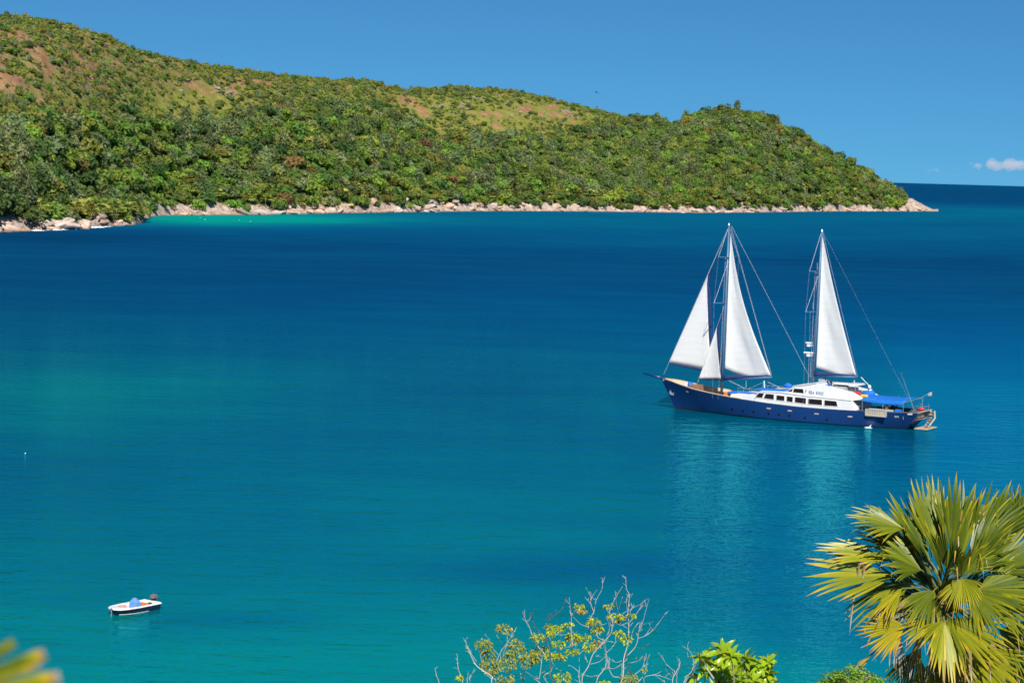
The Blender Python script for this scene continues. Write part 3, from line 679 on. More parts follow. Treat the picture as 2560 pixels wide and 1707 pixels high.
cloud(2146, 393, 30, 9, 'small white cloud above the tip of the headland', 2)
cloud(2190, 404, 50, 5, 'thin pale cloud strip just above the horizon line', 3)
cloud(1884, 340, 22, 8, 'faint small cloud peeping over the falling end of the ridge', 4)
cloud(1545, 285, 28, 9, 'white cloud puff peeping over the saddle in the ridge', 5)

# ------------------------------------------------------------------ bird, floats
M['bird'] = plain('bird_feathers', (.10, .09, .09), .8); M['float'] = plain('float_plastic', (.78, .76, .70), .5)
c = at_depth(1370 * K, 213 * K, 700.0); mb = MB()
mb.tube([(0, -.45, 0), (0, -.2, .03), (0, .1, .02), (0, .5, 0)], [.03, .11, .1, .02], 8)
for sgn in (-1, 1):
    mb.add([(0, -.15, .05), (sgn * .6, -.2, .28), (sgn * 1.35, .1, .12), (sgn * .6, .12, .25), (0, .15, .05)], [(0, 1, 3, 4), (1, 2, 3)])
o = mb.build('bird', M['bird'], solid=.03); o.location = c; o.rotation_euler = (.1, .2, .9); tag(o, 'dark bird gliding high in the sky beyond the ridge', 'bird')
for i, (cx, cy, lb) in enumerate([(460, 501, 'pale float in the cove nearest the rocky point'), (471, 505, 'pale float second from the rocky point in the cove'), (549, 506, 'pale float in the middle of the cove'), (575, 509, 'wide pale float out beyond the cove'), (58, 1041, 'lone pale float on the open bay near the picture edge')]):
    P_ = at_z(cx * K, cy * K); mb = MB(); r_ = .24 if i < 4 else .08
    mb.lathe((0, 0, 0), [(.02 * r_, -.6 * r_), (.7 * r_, -.4 * r_), (r_, .1 * r_), (.75 * r_, .6 * r_), (.25 * r_, .85 * r_), (.12 * r_, 1.25 * r_)], 12)
    o = mb.build('mooring_float', M['float'], smooth=True); o.location = P_; tag(o, lb, 'float')
#@@SHORE_END
#@@SHIP_BEGIN
# ------------------------------------------------------------------ the two-masted schooner
SHIP0 = at_z(1688, 1022); _q = at_z(2262, 1075); _v = _q - SHIP0; _a = math.atan2(_v[1], _v[0])
_q = _q + np.array([-math.sin(_a), math.cos(_a), 0]) * 2.6; _v = _q - SHIP0; SYAW = math.atan2(_v[1], _v[0])
SAX = np.array([math.cos(SYAW), math.sin(SYAW), 0]); SNY = np.array([-math.sin(SYAW), math.cos(SYAW), 0])
def S(cx, cy, off=0.0):
    """ship coordinates (aft, away, up) of a survey note taken on the lengthwise plane OFF metres from the keel line"""
    d = sight(1590 + cx / 2.7506, 540 + cy / 2.7506); o = SHIP0 + SNY * off; t = ((o - CP) @ SNY) / (d @ SNY); X_ = CP + d * t
    return ((X_ - SHIP0) @ SAX, off, X_[2])
def SXZ(cx, cy, off): p_ = S(cx, cy, off); return (p_[0], p_[2])
def on_ship(o): o.location = SHIP0; o.rotation_euler = (0, 0, SYAW); return o
M['hull_blue'] = plain('hull_blue_paint', (.008, .040, .165), .38, .12, .4, coat=.15)
M['boot'] = plain('boot_top_paint', (.02, .022, .03), .6, .2)
M['ship_white'] = plain('white_gelcoat', (.80, .80, .79), .35, .04, .8)
M['ship_tan'] = plain('tan_paint', (.55, .43, .28), .7, .18, 1.2)
M['stern_grey'] = plain('stern_paint', (.10, .11, .14), .7, .2, 1.0)
M['teak'] = plain('teak', (.36, .23, .13), .7, .25, 2.0)
M['deck_grey'] = plain('deck_paint', (.42, .42, .42), .8, .15, 1.0)
M['canvas_blue'] = plain('blue_canvas', (.006, .16, .62), .75, .12, 1.5)
M['navy_cloth'] = plain('navy_cloth', (.008, .030, .125), .75, .15, 1.5)
M['mast_paint'] = plain('mast_paint', (.10, .19, .33), .4, .12, 1.0)
M['rig'] = plain('rigging_wire', (.50, .50, .54), .5, .1); M['steel'] = plain('steel', (.60, .60, .60), .35, .1, 2.0, metal=.6)
M['pink_frame'] = plain('port_frame', (.60, .48, .44), .5, .15)
M['doorway_shade'] = plain('doorway_shade_paint', (.030, .022, .020), .7, .4, 1.2)
M['orange'] = plain('orange_cloth', (.75, .17, .04), .7, .15); M['red'] = plain('red_plastic', (.60, .05, .06), .5, .15)
M['yellow'] = plain('yellow_cloth', (.78, .56, .03), .8, .1); M['brown'] = plain('rusty_brown', (.27, .14, .09), .8, .3, 3.0)
M['grey_furn'] = plain('grey_furniture', (.45, .46, .46), .7, .15, 3.0); M['black'] = plain('black_rubber', (.025, .025, .028), .6, .2)
def glassy(name):
    m, nt, p = new_mat(name); p.inputs['Base Color'].default_value = (.018, .013, .012, 1); p.inputs['Roughness'].default_value = .08; p.inputs['Specular IOR Level'].default_value = .35
    return m
M['ship_glass'] = glassy('tinted_glass')
def sailcloth():
    m, nt, p = new_mat('sailcloth')
    tc = N(nt, 'ShaderNodeTexCoord'); nz = N(nt, 'ShaderNodeTexNoise', Scale=.35, Detail=4.0); nt.links.new(tc.outputs['Object'], nz.inputs['Vector'])
    wv = N(nt, 'ShaderNodeTexWave', Scale=.33, Distortion=.6); wv.bands_direction = 'Z'; wv.inputs['Detail'].default_value = 1.0; nt.links.new(tc.outputs['Object'], wv.inputs['Vector'])
    seam = ramp(nt, [(0.0, (.85, .855, .86)), (.03, (.91, .915, .915)), (1.0, (.92, .92, .915))]); nt.links.new(wv.outputs['Fac'], seam.inputs[0])
    c = mixc(nt, math_(nt, 'MULTIPLY', nz.outputs[0], .10), seam.outputs[0], (.70, .71, .72)); nt.links.new(c, p.inputs['Base Color'])
    p.inputs['Roughness'].default_value = .8; p.inputs['Specular IOR Level'].default_value = .2
    b = N(nt, 'ShaderNodeBump', Strength=.35, Distance=.3); nt.links.new(nz.outputs[0], b.inputs['Height']); nt.links.new(b.outputs[0], p.inputs['Normal'])
    tr = N(nt, 'ShaderNodeBsdfTranslucent', Color=(.94, .95, .95, 1)); mx = N(nt, 'ShaderNodeMixShader'); mx.inputs[0].default_value = .28
    nt.links.new(p.outputs[0], mx.inputs[1]); nt.links.new(tr.outputs[0], mx.inputs[2]); nt.links.new(mx.outputs[0], nt.nodes['Material Output'].inputs['Surface'])
    return m
M['sail'] = sailcloth()
ship = on_ship(empty('sailing_ship')); tag(ship, 'two-masted schooner with navy hull and four white sails anchored in the bay', 'ship')

_zx = [(-2.4, 4.22), (-.5, 4.02), (3.2, 3.30), (5.8, 3.0), (9.4, 2.66), (15, 2.32), (19.4, 2.16), (23.6, 2.14), (27.8, 2.2), (33, 2.3), (37, 2.4)]
def zsheer(x): return float(np.interp(x, *_tab(_zx)))
BS = [(0, 0.04), (.03, .75), (.08, 1.7), (.15, 2.65), (.25, 3.4), (.4, 3.85), (.55, 3.95), (.75, 3.8), (.9, 3.3), (1, 2.8)]
BW = [(0, .03), (.03, .25), (.08, .65), (.15, 1.3), (.25, 2.3), (.4, 3.3), (.55, 3.65), (.75, 3.4), (.9, 2.5), (1, 1.6)]
def stem_x(z): return -2.35 * max(z, 0) / 4.22 if z > 0 else -z * .6
def stern_x(z): return 34.9 + 2.0 * np.clip(z / 2.4, -.4, 1)
def hull_pt(u, w):                                     # w: 0 waterline .. 1 sheer, negative below
    xs_ = -2.35 + u * 39.3; zs = zsheer(xs_); z = zs * w if w >= 0 else w
    bs = float(np.interp(u, *_tab(BS))); bw = float(np.interp(u, *_tab(BW)))
    b = bw + (bs - bw) * max(w, 0) ** .85 if w >= 0 else bw * (1 + w * .35)
    a, e = stem_x(z), stern_x(z)
    return a + u * (e - a), b, z
def hull_y(x, z):
    u = np.clip((x - stem_x(z)) / (stern_x(z) - stem_x(z)), 0, 1); xs_ = -2.35 + u * 39.3; w = z / zsheer(xs_); return hull_pt(float(u), float(np.clip(w, 0, 1)))[1]
US = list(np.linspace(0, .3, 19)) + list(np.linspace(.33, 1, 30))
def hull_shell(name, w0, w1, nw, mat, grow=0.0):
    mb = MB()
    for sg in (-1, 1):
        rows = []
        for w in np.linspace(w0, w1, nw):
            rows.append([(x, sg * (b + grow), z) for x, b, z in (hull_pt(u, w) for u in US)])
        if sg > 0: rows = rows[::-1]
        mb.grid(rows)
    # transom
    rows = []
    for w in np.linspace(w0, w1, nw):
        x, b, z = hull_pt(1.0, w); rows.append([(x, q * (b + grow), z) for q in (-1, -.5, 0, .5, 1)])
    mb.grid(rows); return mb.build(name, mat, ship, smooth=True)
hull = hull_shell('hull', .07, 1.0, 9, M['hull_blue'])
for f in hull.data.polygons[-4 * 8:]: f.use_smooth = False
hull_shell('boot_stripe', -.9, .075, 4, M['boot'], .004)
def deck_strip(name, u0, u1, drop, mat, inset=.1):
    rows = [[], []]
    for u in np.linspace(u0, u1, 26):
        x, b, z = hull_pt(u, 1.0); b = max(hull_y(x, z - drop) - inset, .01); rows[0].append((x, -b, z - drop)); rows[1].append((x, b, z - drop))
    mb = MB(); mb.grid(rows); return mb.build(name, mat, ship)
deck_strip('deck', .02, .995, .95, M['teak'])
def bulwark(u0, u1, name, mt='ship_tan'):
    mb = MB()
    for sg in (-1, 1):
        rows = []
        for dz in (.0, -.5, -.96):
            r_ = []
            for u in np.linspace(u0, u1, 24):
                x, b, z = hull_pt(u, 1.0); r_.append((x, sg * max(hull_y(x, z + dz) - .13, .01), z + dz))
            rows.append(r_)
        mb.grid(rows)
    o = mb.build(name, M[mt], ship, smooth=True)
    for sg in (-1, 1):
        mb = MB(); mb.tube([(x, sg * max(b - .06, .02), z + .03) for x, b, z in (hull_pt(u, 1.0) for u in np.linspace(u0, u1, 26))], .075, 6); mb.build('rail', M[mt], o, smooth=True)
bulwark(.012, .34, 'bow_bulwark'); bulwark(.79, .995, 'stern_bulwark', 'stern_grey')
mb = MB(); x1, b1, z1 = hull_pt(1.0, 1.0); mb.tube([(x1 - .05, -b1, z1 + .03), (x1 - .05, 0, z1 + .06), (x1 - .05, b1, z1 + .03)], .07, 6); mb.build('taffrail', M['ship_tan'], ship)
mb = MB(); mb.tube([S(180, 1112), S(120, 1098), S(52, 1079)], [.22, .17, .10], 8); mb.build('bowsprit', M['hull_blue'], ship, smooth=True)

# deckhouse
OFF = -3.35
def zs_(cx, cy): return SXZ(cx, cy, OFF)
def sheer_pts(c0, c1, n_=9):
    a, b = zs_(c0, 1240)[0], zs_(c1, 1240)[0]; return [(x, zsheer(x) - .25) for x in np.linspace(a, b, n_)]
low = sheer_pts(640, 822, 5)
mb = MB(); mb.prism([zs_(648, 1226)] + [zs_(700, 1221), zs_(760, 1227), zs_(838, 1236)] + low[::-1], -3.2, 3.2); trunk_h = mb.build('cabin_trunk', M['ship_white'], ship, bevel=.05)
house = [zs_(812, 1262), zs_(856, 1204), zs_(1000, 1213), zs_(1150, 1234), zs_(1480, 1269), zs_(1512, 1334)]
mb = MB(); mb.prism(house + [(x, z) for x, z in sheer_pts(815, 1512, 12)[::-1]], -3.35, 3.35); dh = mb.build('deckhouse', M['ship_white'], ship, bevel=.06)
mb = MB(); mb.prism([zs_(852, 1203), zs_(1000, 1209), zs_(1150, 1230), zs_(1482, 1264), zs_(1484, 1270), zs_(1150, 1237), zs_(1000, 1216), zs_(850, 1210)], -3.44, 3.44); mb.build('roof_edge', M['ship_white'], dh, bevel=.02)
WIN = [[(820, 1245), (846, 1216), (881, 1219), (868, 1250)], [(878, 1252), (894, 1221), (950, 1226), (948, 1262)], [(965, 1265), (967, 1231), (1022, 1237), (1020, 1270)], [(1036, 1272), (1038, 1239), (1080, 1243), (1077, 1280)],
       [(1092, 1280), (1094, 1244), (1170, 1252), (1168, 1290)], [(1184, 1292), (1186, 1255), (1280, 1263), (1280, 1300)], [(1295, 1302), (1297, 1265), (1378, 1273), (1388, 1308)]]
def window(poly, off, parent, fm=None, name='window'):
    pts = [SXZ(x, y, off) for x, y in poly]; cx_ = sum(p[0] for p in pts) / len(pts); cz_ = sum(p[1] for p in pts) / len(pts)
    big = [(cx_ + (x - cx_) * 1.0 + math.copysign(.07, x - cx_), cz_ + (z - cz_) + math.copysign(.06, z - cz_)) for x, z in pts]
    for sg in (-1, 1):
        y = sg * abs(off); n_ = len(pts)
        fr = MB(); vs_ = [(x, y - sg * .03, z) for x, z in big] + [(x, y + sg * .05, z) for x, z in big] + [(x, y + sg * .05, z) for x, z in pts] + [(x, y - sg * .03, z) for x, z in pts]
        fs = []
        for i in range(n_):
            j = (i + 1) % n_; fs += [(i, j, n_ + j, n_ + i), (n_ + i, n_ + j, 2 * n_ + j, 2 * n_ + i), (2 * n_ + i, 2 * n_ + j, 3 * n_ + j, 3 * n_ + i)]
        fr.add(vs_, fs); w = fr.build(name, fm or M['ship_white'], parent)
        pn = MB(); pn.prism(pts, y + sg * .012, y - sg * .05); pn.build('pane', M['ship_glass'], w)
for p_ in WIN: window(p_, OFF, dh)
mb = MB(); a, b = zs_(856, 1206), zs_(816, 1258)
for k in range(5):
    y0 = -2.9 + k * 1.18; q = lambda t, y, o=.03: (a[0] + (b[0] - a[0]) * t - o, y, a[1] + (b[1] - a[1]) * t)
    mb = MB(); mb.add([q(.15, y0), q(.15, y0 + 1.02), q(.8, y0 + 1.02), q(.8, y0)], [(0, 1, 2, 3)]); mb.build('windscreen', M['ship_glass'], dh, solid=.02)
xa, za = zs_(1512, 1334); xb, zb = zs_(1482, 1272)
mb = MB(); mb.add([(xa + .03, -1.9, za - .5), (xa + .03, 2.4, za - .5), (xb + .05, 2.4, zb - .15), (xb + .05, -1.9, zb - .15)], [(0, 1, 2, 3)]); mb.build('saloon_shade_panel', M['doorway_shade'], dh, solid=.03)  # dark panel painted for the shade inside the saloon doorway

# upper storey: pilothouse and flying bridge
OU = -2.95
def zu(cx, cy): return SXZ(cx, cy, OU)
mb = MB(); mb.prism([zu(1028, 1222), zu(1083, 1166), zu(1180, 1156), zu(1240, 1146), zu(1262, 1240), zu(1150, 1250)], OU, -OU); ph = mb.build('pilothouse', M['ship_white'], ship, bevel=.06)
window([(1040, 1207), (1080, 1184), (1072, 1209)], OU, ph); window([(1078, 1212), (1088, 1184), (1150, 1189), (1156, 1220)], OU, ph, name='side_window')
a, b = zu(1083, 1168), zu(1034, 1216)
for k in range(4):
    y0 = -2.6 + k * 1.32; mb = MB(); q = lambda t, y: (a[0] + (b[0] - a[0]) * t - .03, y, a[1] + (b[1] - a[1]) * t)
    mb.add([q(.3, y0), q(.3, y0 + 1.15), q(.85, y0 + 1.15), q(.85, y0)], [(0, 1, 2, 3)]); mb.build('windscreen', M['ship_glass'], ph, solid=.02)
mb = MB(); mb.prism([zu(1078, 1167), zu(1180, 1155), zu(1243, 1144), zu(1246, 1148), zu(1182, 1160), zu(1078, 1171)], OU - .12, -OU + .12); mb.build('pilothouse_roof', M['ship_white'], ph, bevel=.02)
coam = [zu(1236, 1147), zu(1300, 1164), zu(1400, 1188), zu(1500, 1214), zu(1562, 1252), zu(1545, 1264), zu(1480, 1270), zu(1230, 1250)]
for sg in (-1, 1):
    mb = MB(); mb.prism(coam, sg * (abs(OU) + .02), sg * (abs(OU) - .16)); cm_ = mb.build('bridge_coaming', M['ship_white'], ship, bevel=.04)
fz = zu(1480, 1258)
mb = MB(); mb.prism([zu(1240, 1222), zu(1540, 1262), zu(1540, 1270), zu(1240, 1240)], OU + .16, -OU - .16); mb.build('bridge_deck', M['deck_grey'], ship)

def lettering(text, p0, p1, h, y, mat, parent, name='lettering', turn=None):
    cu = bpy.data.curves.new(name, 'FONT'); cu.body = text; cu.size = h * 1.38; cu.extrude = .012; cu.offset = .012; cu.space_character = 1.15; cu.align_x = 'LEFT'
    o = bpy.data.objects.new(name, cu); COL.objects.link(o); o.parent = parent; cu.materials.append(mat)
    d = Vector((p1[0] - p0[0], 0, p1[1] - p0[1])); o.location = (p0[0], y, p0[1]); o.rotation_euler = (math.pi / 2, -math.atan2(d.z, d.x), 0)
    bpy.context.view_layer.update(); w = o.dimensions.x
    o.scale = (d.length / max(w, .1), 1, 1) if turn is None else (1, 1, 1)
    if turn is not None: o.rotation_euler = turn
    me = bpy.data.meshes.new_from_object(o.evaluated_get(bpy.context.evaluated_depsgraph_get())); q = bpy.data.objects.new(name, me); COL.objects.link(q)
    q.parent = parent; q.location, q.rotation_euler, q.scale = o.location.copy(), o.rotation_euler.copy(), o.scale.copy(); bpy.data.objects.remove(o); o = q; o.name = name
    return o
M['letter_blue'] = plain('letter_blue', (.16, .24, .42), .6, .1); M['letter_white'] = plain('letter_white', (.82, .82, .82), .6, .05)
p0, p1 = zu(1187, 1222), zu(1290, 1233); lettering('SEA BIRD', p0, p1, .46, OU - .05, M['letter_blue'], ship)
# bird mark beside the name: a small upright blue plume
mb = MB(); pts = [zu(1160, 1222), zu(1163, 1203), zu(1170, 1190), zu(1174, 1200), zu(1168, 1212)]; mb.prism(pts, OU - .03, OU - .06); mb.build('bird_mark', M['letter_blue'], ship)
# white bird emblem on the bow
mb = MB()
for poly in ([(228, 1212), (236, 1196), (241, 1214), (250, 1218), (262, 1213), (256, 1225), (260, 1232), (246, 1230), (234, 1226)],):
    pts = [];
    for cx, cy in poly:
        off = -1.6
        for _ in range(4): x, z = SXZ(cx, cy, off); off = -hull_y(x, z) - .04
        pts.append((x, off, z))
    c_ = Vector(np.mean(pts, 0)); n_ = len(pts); mb.add(pts + [c_], [(i, (i + 1) % n_, n_) for i in range(n_)])
mb.build('bird_emblem', M['letter_white'], ship, solid=.02)
def hull_spot(cx, cy):
    off = -2.5
    for _ in range(5): x, z = SXZ(cx, cy, off); off = -hull_y(x, z)
    return x, off, z
def hull_plate(name, cx, cy, w, h, mat, n_=4, d=.03):
    x, y, z = hull_spot(cx, cy); e = .3; yb = -hull_y(x + e, z); tx = Vector((e, yb - y, 0)).normalized(); yz = -hull_y(x, z + e); tz = Vector((0, yz - y, e)).normalized(); nn = tz.cross(tx).normalized()
    if nn.y > 0: nn = -nn
    c_ = Vector((x, y, z)) + nn * .015; ring = []
    for k in range(n_):
        a_ = 2 * math.pi * (k + .5) / n_; q = 1 / math.cos(math.pi / n_) if n_ == 4 else 1
        ring.append(c_ + tx * math.cos(a_) * w / 2 * q + tz * math.sin(a_) * h / 2 * q)
    mb = MB(); mb.add(ring + [p + nn * d for p in ring], [tuple(range(n_))[::-1], tuple(range(n_, 2 * n_))] + [(i, (i + 1) % n_, n_ + (i + 1) % n_, n_ + i) for i in range(n_)])
    return mb.build(name, mat, ship)
for cx, cy in [(913, 1322), (1058, 1338), (1242, 1359), (1472, 1378)]: hull_plate('freeing_port', cx, cy, .62, .16, M['pink_frame'])
for cx, cy in [(660, 1328), (735, 1336), (810, 1346), (912, 1358), (983, 1364), (1055, 1371), (1162, 1386), (1312, 1400)]: hull_plate('porthole', cx, cy, .32, .32, M['ship_glass'], 12)
hull_plate('hawse_pipe', 190, 1130, .26, .26, M['ship_tan'], 10, .08); hull_plate('fairlead', 352, 1208, .42, .18, M['pink_frame'])
for cx in (1782, 1792, 1803): hull_plate('draught_mark', cx, 1379, .10, .24, M['letter_white'])
for cx in (1872, 1880, 1889, 1897): hull_plate('side_marking', cx, 1361, .14, .2, M['letter_white'])
lx, lb_, lz = hull_pt(1.0, .72)
lettering('SEA BIRD', (0, 0), (1, 0), .42, 0, M['letter_white'], ship, 'transom_lettering', (R(90 - 40) * 0 + R(52), 0, R(90))).location = (lx + .10, -1.5, lz - .05)
lettering('VICTORIA', (0, 0), (1, 0), .30, 0, M['letter_white'], ship, 'transom_lettering', (R(52), 0, R(90))).location = (lx - .22, -1.2, lz - .5)

# masts, booms, spreaders
def mast(name, base, top, r0, spr, boom0, boom1, cover):
    mb = MB(); b_, t_ = Vector(base), Vector(top); mb.tube([b_, b_.lerp(t_, .6), t_], [r0, r0 * .9, r0 * .55], 10); m_ = mb.build(name, M['mast_paint'], ship, smooth=True)
    mb = MB(); mb.lathe(top, [(.05, -.1), (.16, 0), (.12, .12), (.03, .3)], 8); mb.build('masthead_fitting', M['steel'], m_)
    for (cx, cy, hw) in spr:
        x, _, z = S(cx, cy)
        for sg in (-1, 1):
            mb = MB(); mb.tube([(x, sg * .1, z), (x, sg * hw, z + .12)], [.075, .05], 6); mb.build('spreader', M['mast_paint'], m_, smooth=True)
    mb = MB(); a_, c_ = Vector(boom0), Vector(boom1); mb.tube([a_, a_.lerp(c_, .5), c_], [.12, .13, .10], 8); bo = mb.build('boom', M['mast_paint'], m_, smooth=True)
    mb = MB(); n_ = 12
    mb.tube([a_.lerp(c_, i / n_) + Vector((0, .05, .22 - .1 * i / n_)) for i in range(n_ + 1)], [.42 - .30 * (i / n_) ** .6 for i in range(n_ + 1)], 10); mb.build('sail_cover', M['canvas_blue' if cover else 'navy_cloth'], m_, smooth=True)
    return m_
fm = mast('foremast', S(588, 1225), S(640, 64), .2, [(637, 285, 3.5), (615, 598, 3.9)], S(600, 1122), S(934, 1107), 0)
mm = mast('mainmast', S(1216, 1142), S(1279, 107), .2, [(1255, 382, 3.3), (1240, 658, 3.9)], S(1228, 1096), S(1518, 1106), 0)

def sail_tri(name, foot, head, leech, belly, seed):
    """foot points tack..clew, head, hollow of the leech in metres; bellies away from the camera side"""
    foot = [np.array(p) for p in foot]; head = np.array(head); nu, nt_ = 18, 30; rows = []
    fl = np.linspace(0, 1, len(foot)); rs_ = random.Random(seed)
    for i in range(nt_ + 1):
        t = i / nt_; row = []
        for k in range(nu + 1):
            u = k / nu; f_ = np.array([np.interp(u, fl, [p[q] for p in foot]) for q in range(3)])
            p_ = f_ * (1 - t) + head * t
            p_[0] -= leech * math.sin(math.pi * t) * u
            ch = (1 - t) * np.linalg.norm(foot[-1] - foot[0])
            p_[1] += belly * ch * math.sin(math.pi * u ** .75) * (1 - .35 * t) + u * (1 - t) * .1
            p_[1] += .05 * math.sin(u * 9 + t * 14) * (1 - t) * u * (1 - u) * 4
            row.append(tuple(p_))
        rows.append(row)
    mb = MB(); mb.grid(rows); return mb.build(name, M['sail'], ship, smooth=True, solid=.02)
ms = sail_tri('mainsail', [S(611, 1048), S(680, 1090), S(769, 1118), S(832, 1119), S(928, 1100)], S(650, 118), 1.05, .10, 1)
mz = sail_tri('mainsail', [S(1240, 1042), S(1285, 1066), S(1344, 1091), S(1388, 1106), S(1452, 1107), S(1513, 1096)], S(1283, 140), .25, .10, 2)
def sail_ruled(name, luff, leech, belly, strip, foot_drop):
    """luff and leech as note points from tack/clew to head; a navy sun strip along leech and foot"""
    def samp(pts, n_):
        P_ = np.array([S(*p) for p in pts]); d = np.concatenate([[0], np.cumsum(np.linalg.norm(np.diff(P_, axis=0), axis=1))]); t = np.linspace(0, d[-1], n_)
        return np.stack([np.interp(t, d, P_[:, q]) for q in range(3)], -1)
    n_ = 34; A_ = samp(luff, n_); B_ = samp(leech, n_); rows, srow = [], []
    for i in range(n_):
        ch = np.linalg.norm(B_[i] - A_[i]); us = max(0.02, 1 - strip / max(ch, .01)); row = []
        def pt(u):
            p_ = A_[i] + (B_[i] - A_[i]) * u; p_[1] += belly * ch * math.sin(math.pi * min(u, 1) ** .8); return tuple(p_)
        rows.append([pt(us * k / 14) for k in range(15)]); srow.append([pt(us + (1 - us) * k / 3) for k in range(4)])
    mb = MB(); mb.grid(rows); o = mb.build(name, M['sail'], ship, smooth=True, solid=.02)
    mb = MB(); mb.grid(srow); mb.build('sun_strip', M['navy_cloth'], o, smooth=True, solid=.024)
    low = rows[0] + srow[0][1:]; mb = MB(); mb.grid([[(p_[0], p_[1], p_[2] - foot_drop * min(1, .25 + k / 6)) for k, p_ in enumerate(low)], low]); mb.build('foot_strip', M['navy_cloth'], o, smooth=True, solid=.024)
    return o
sail_ruled('jib', [(225, 1010), (360, 710), (497, 400), (634, 92)], [(545, 1068, 1.3), (532, 960, 1.2), (523, 843, 1.1), (518, 717, .95), (514, 591, .8), (510, 464, .6), (516, 375, .4), (551, 275, .2), (600, 160, .1), (636, 88)], .07, .50, .30)
sail_ruled('staysail', [(432, 1118), (515, 882), (597, 652)], [(600, 1118, -.35), (590, 1033, -.3), (576, 900, -.2), (570, 790, -.1), (578, 720, -.05), (599, 650)], .08, .42, .26)

# rigging
def line(pts, r_=.022, name='stay', parent=None, mat='rig'):
    mb = MB(); mb.tube(pts, r_, 5); return mb.build(name, M[mat], parent or ship)
line([S(190, 1088), S(225, 1010), S(634, 84)]); line([S(424, 1146), S(432, 1118), S(597, 648), S(612, 606)])
line([S(652, 74), S(935, 1106)], .018, 'topping_lift'); line([S(648, 90), S(760, 480), S(926, 1080)], .013, 'halyard'); line([S(658, 70), S(1188, 1096)], .017)
line([S(1284, 110), S(1523, 1106)], .018, 'topping_lift'); line([S(1288, 112), S(1916, 1338)], .005)
line([S(1188, 1096), S(1184, 1150)], .05, 'stay_post', mat='steel')
for (mx_, sp, hw, dk) in ((S(632, 92), ((637, 285), (615, 598)), (3.5, 3.9), 7.4), (S(1272, 122), ((1255, 382), (1240, 658)), (3.3, 3.9), 20.9)):
    u1 = S(*sp[0]); u2 = S(*sp[1])
    for sg in (-1, 1):
        line([(mx_[0], 0, mx_[2]), (u1[0], sg * hw[0], u1[2] + .12), ], .026, 'shroud'); line([(u1[0], sg * .1, u1[2] - .6), (u2[0], sg * hw[1], u2[2] + .12)], .026, 'shroud')
        line([(u1[0], sg * hw[0], u1[2] + .12), (u2[0], sg * hw[1], u2[2] + .12), (dk, sg * 3.75, 2.3)], .007, 'shroud'); line([(u2[0], sg * .1, u2[2] - .4), (dk + .8, sg * 3.7, 2.3)], .007, 'shroud')
        line([(u1[0] - .35, sg * .3, u1[2]), (dk - .45, sg * .5, 6.0)], .02, 'halyard')
# radar and lights on the main mast
for cx, cy, w in ((1190, 872, .55), (1188, 940, .85)):
    x, _, z = S(cx, cy); mb = MB(); mb.box((x, 0, z - .35), (.5, .4, .35)); mb.tube([(x, 0, z - .3), (x + .6, 0, z - .35)], .07, 6); rb = mb.build('radar_pedestal', M['ship_white'], mm, bevel=.04)
    mb = MB(); mb.box((x, 0, z), (w * 1.7, .35, .22)); mb.build('radar_scanner', M['ship_white'], rb, bevel=.06)
line([S(1197, 660), S(1194, 868)], .02, 'aerial', mat='steel'); line([S(1190, 945), S(1184, 1150)], .03, 'aerial', mat='steel'); line([S(1247, 322), S(1247, 372)], .05, 'aerial', mat='steel'); line([S(1217, 595), S(1217, 640)], .06, 'aerial', mat='steel')
# stern pole with aerial, ensign staff
line([S(1916, 1340, -2.2), S(1822, 1078, -2.2)], [.03, .014], 'whip_aerial', mat='steel'); line([S(1955, 1255, 1.5), S(2022, 1212, 1.5)], .035, 'flagstaff', mat='steel')
mb = MB(); a = Vector(S(2012, 1214, 1.5)); mb.add([a, a + Vector((.45, .05, .12)), a + Vector((.4, .12, -.38)), a + Vector((-.1, .05, -.42))], [(0, 1, 2, 3)]); mb.build('flag', M['pink_frame'], ship, solid=.02)
# awning over the after deck
n0, n1, f0, f1 = S(1556, 1256, -3.1), S(1838, 1283, -3.0), S(1640, 1228, 3.1), S(1972, 1246, 2.9); rows = []
for i in range(9):
    a = np.array(n0) * (1 - i / 8) + np.array(f0) * i / 8; b = np.array(n1) * (1 - i / 8) + np.array(f1) * i / 8; cam_ = .25 * math.sin(math.pi * i / 8)
    rows.append([tuple(a * (1 - k / 12) + b * k / 12 + np.array([0, 0, cam_ - .12 * math.sin(math.pi * k / 12)])) for k in range(13)])
mb = MB(); mb.grid(rows); aw = mb.build('awning', M['canvas_blue'], ship, smooth=True, solid=.025)
mb = MB(); mb.grid([[tuple(np.array(n0) * (1 - k / 12) + np.array(n1) * k / 12 + np.array([0, 0, -.12 * math.sin(math.pi * k / 12)])) for k in range(13)], [tuple(np.array(n0) * (1 - k / 12) + np.array(n1) * k / 12 + np.array([0, -.03, -.28 - .12 * math.sin(math.pi * k / 12)])) for k in range(13)]]); mb.build('valance', M['canvas_blue'], aw, solid=.02)
for p_ in (n0, n1, f0, f1, tuple((np.array(n0) + np.array(n1)) / 2), tuple((np.array(f0) + np.array(f1)) / 2)): line([p_, (min(p_[0], 36.4), p_[1] * .92, 1.4)], .035, 'awning_post', aw, 'steel')
line([n1, f1], .04, 'awning_batten', aw, 'steel')
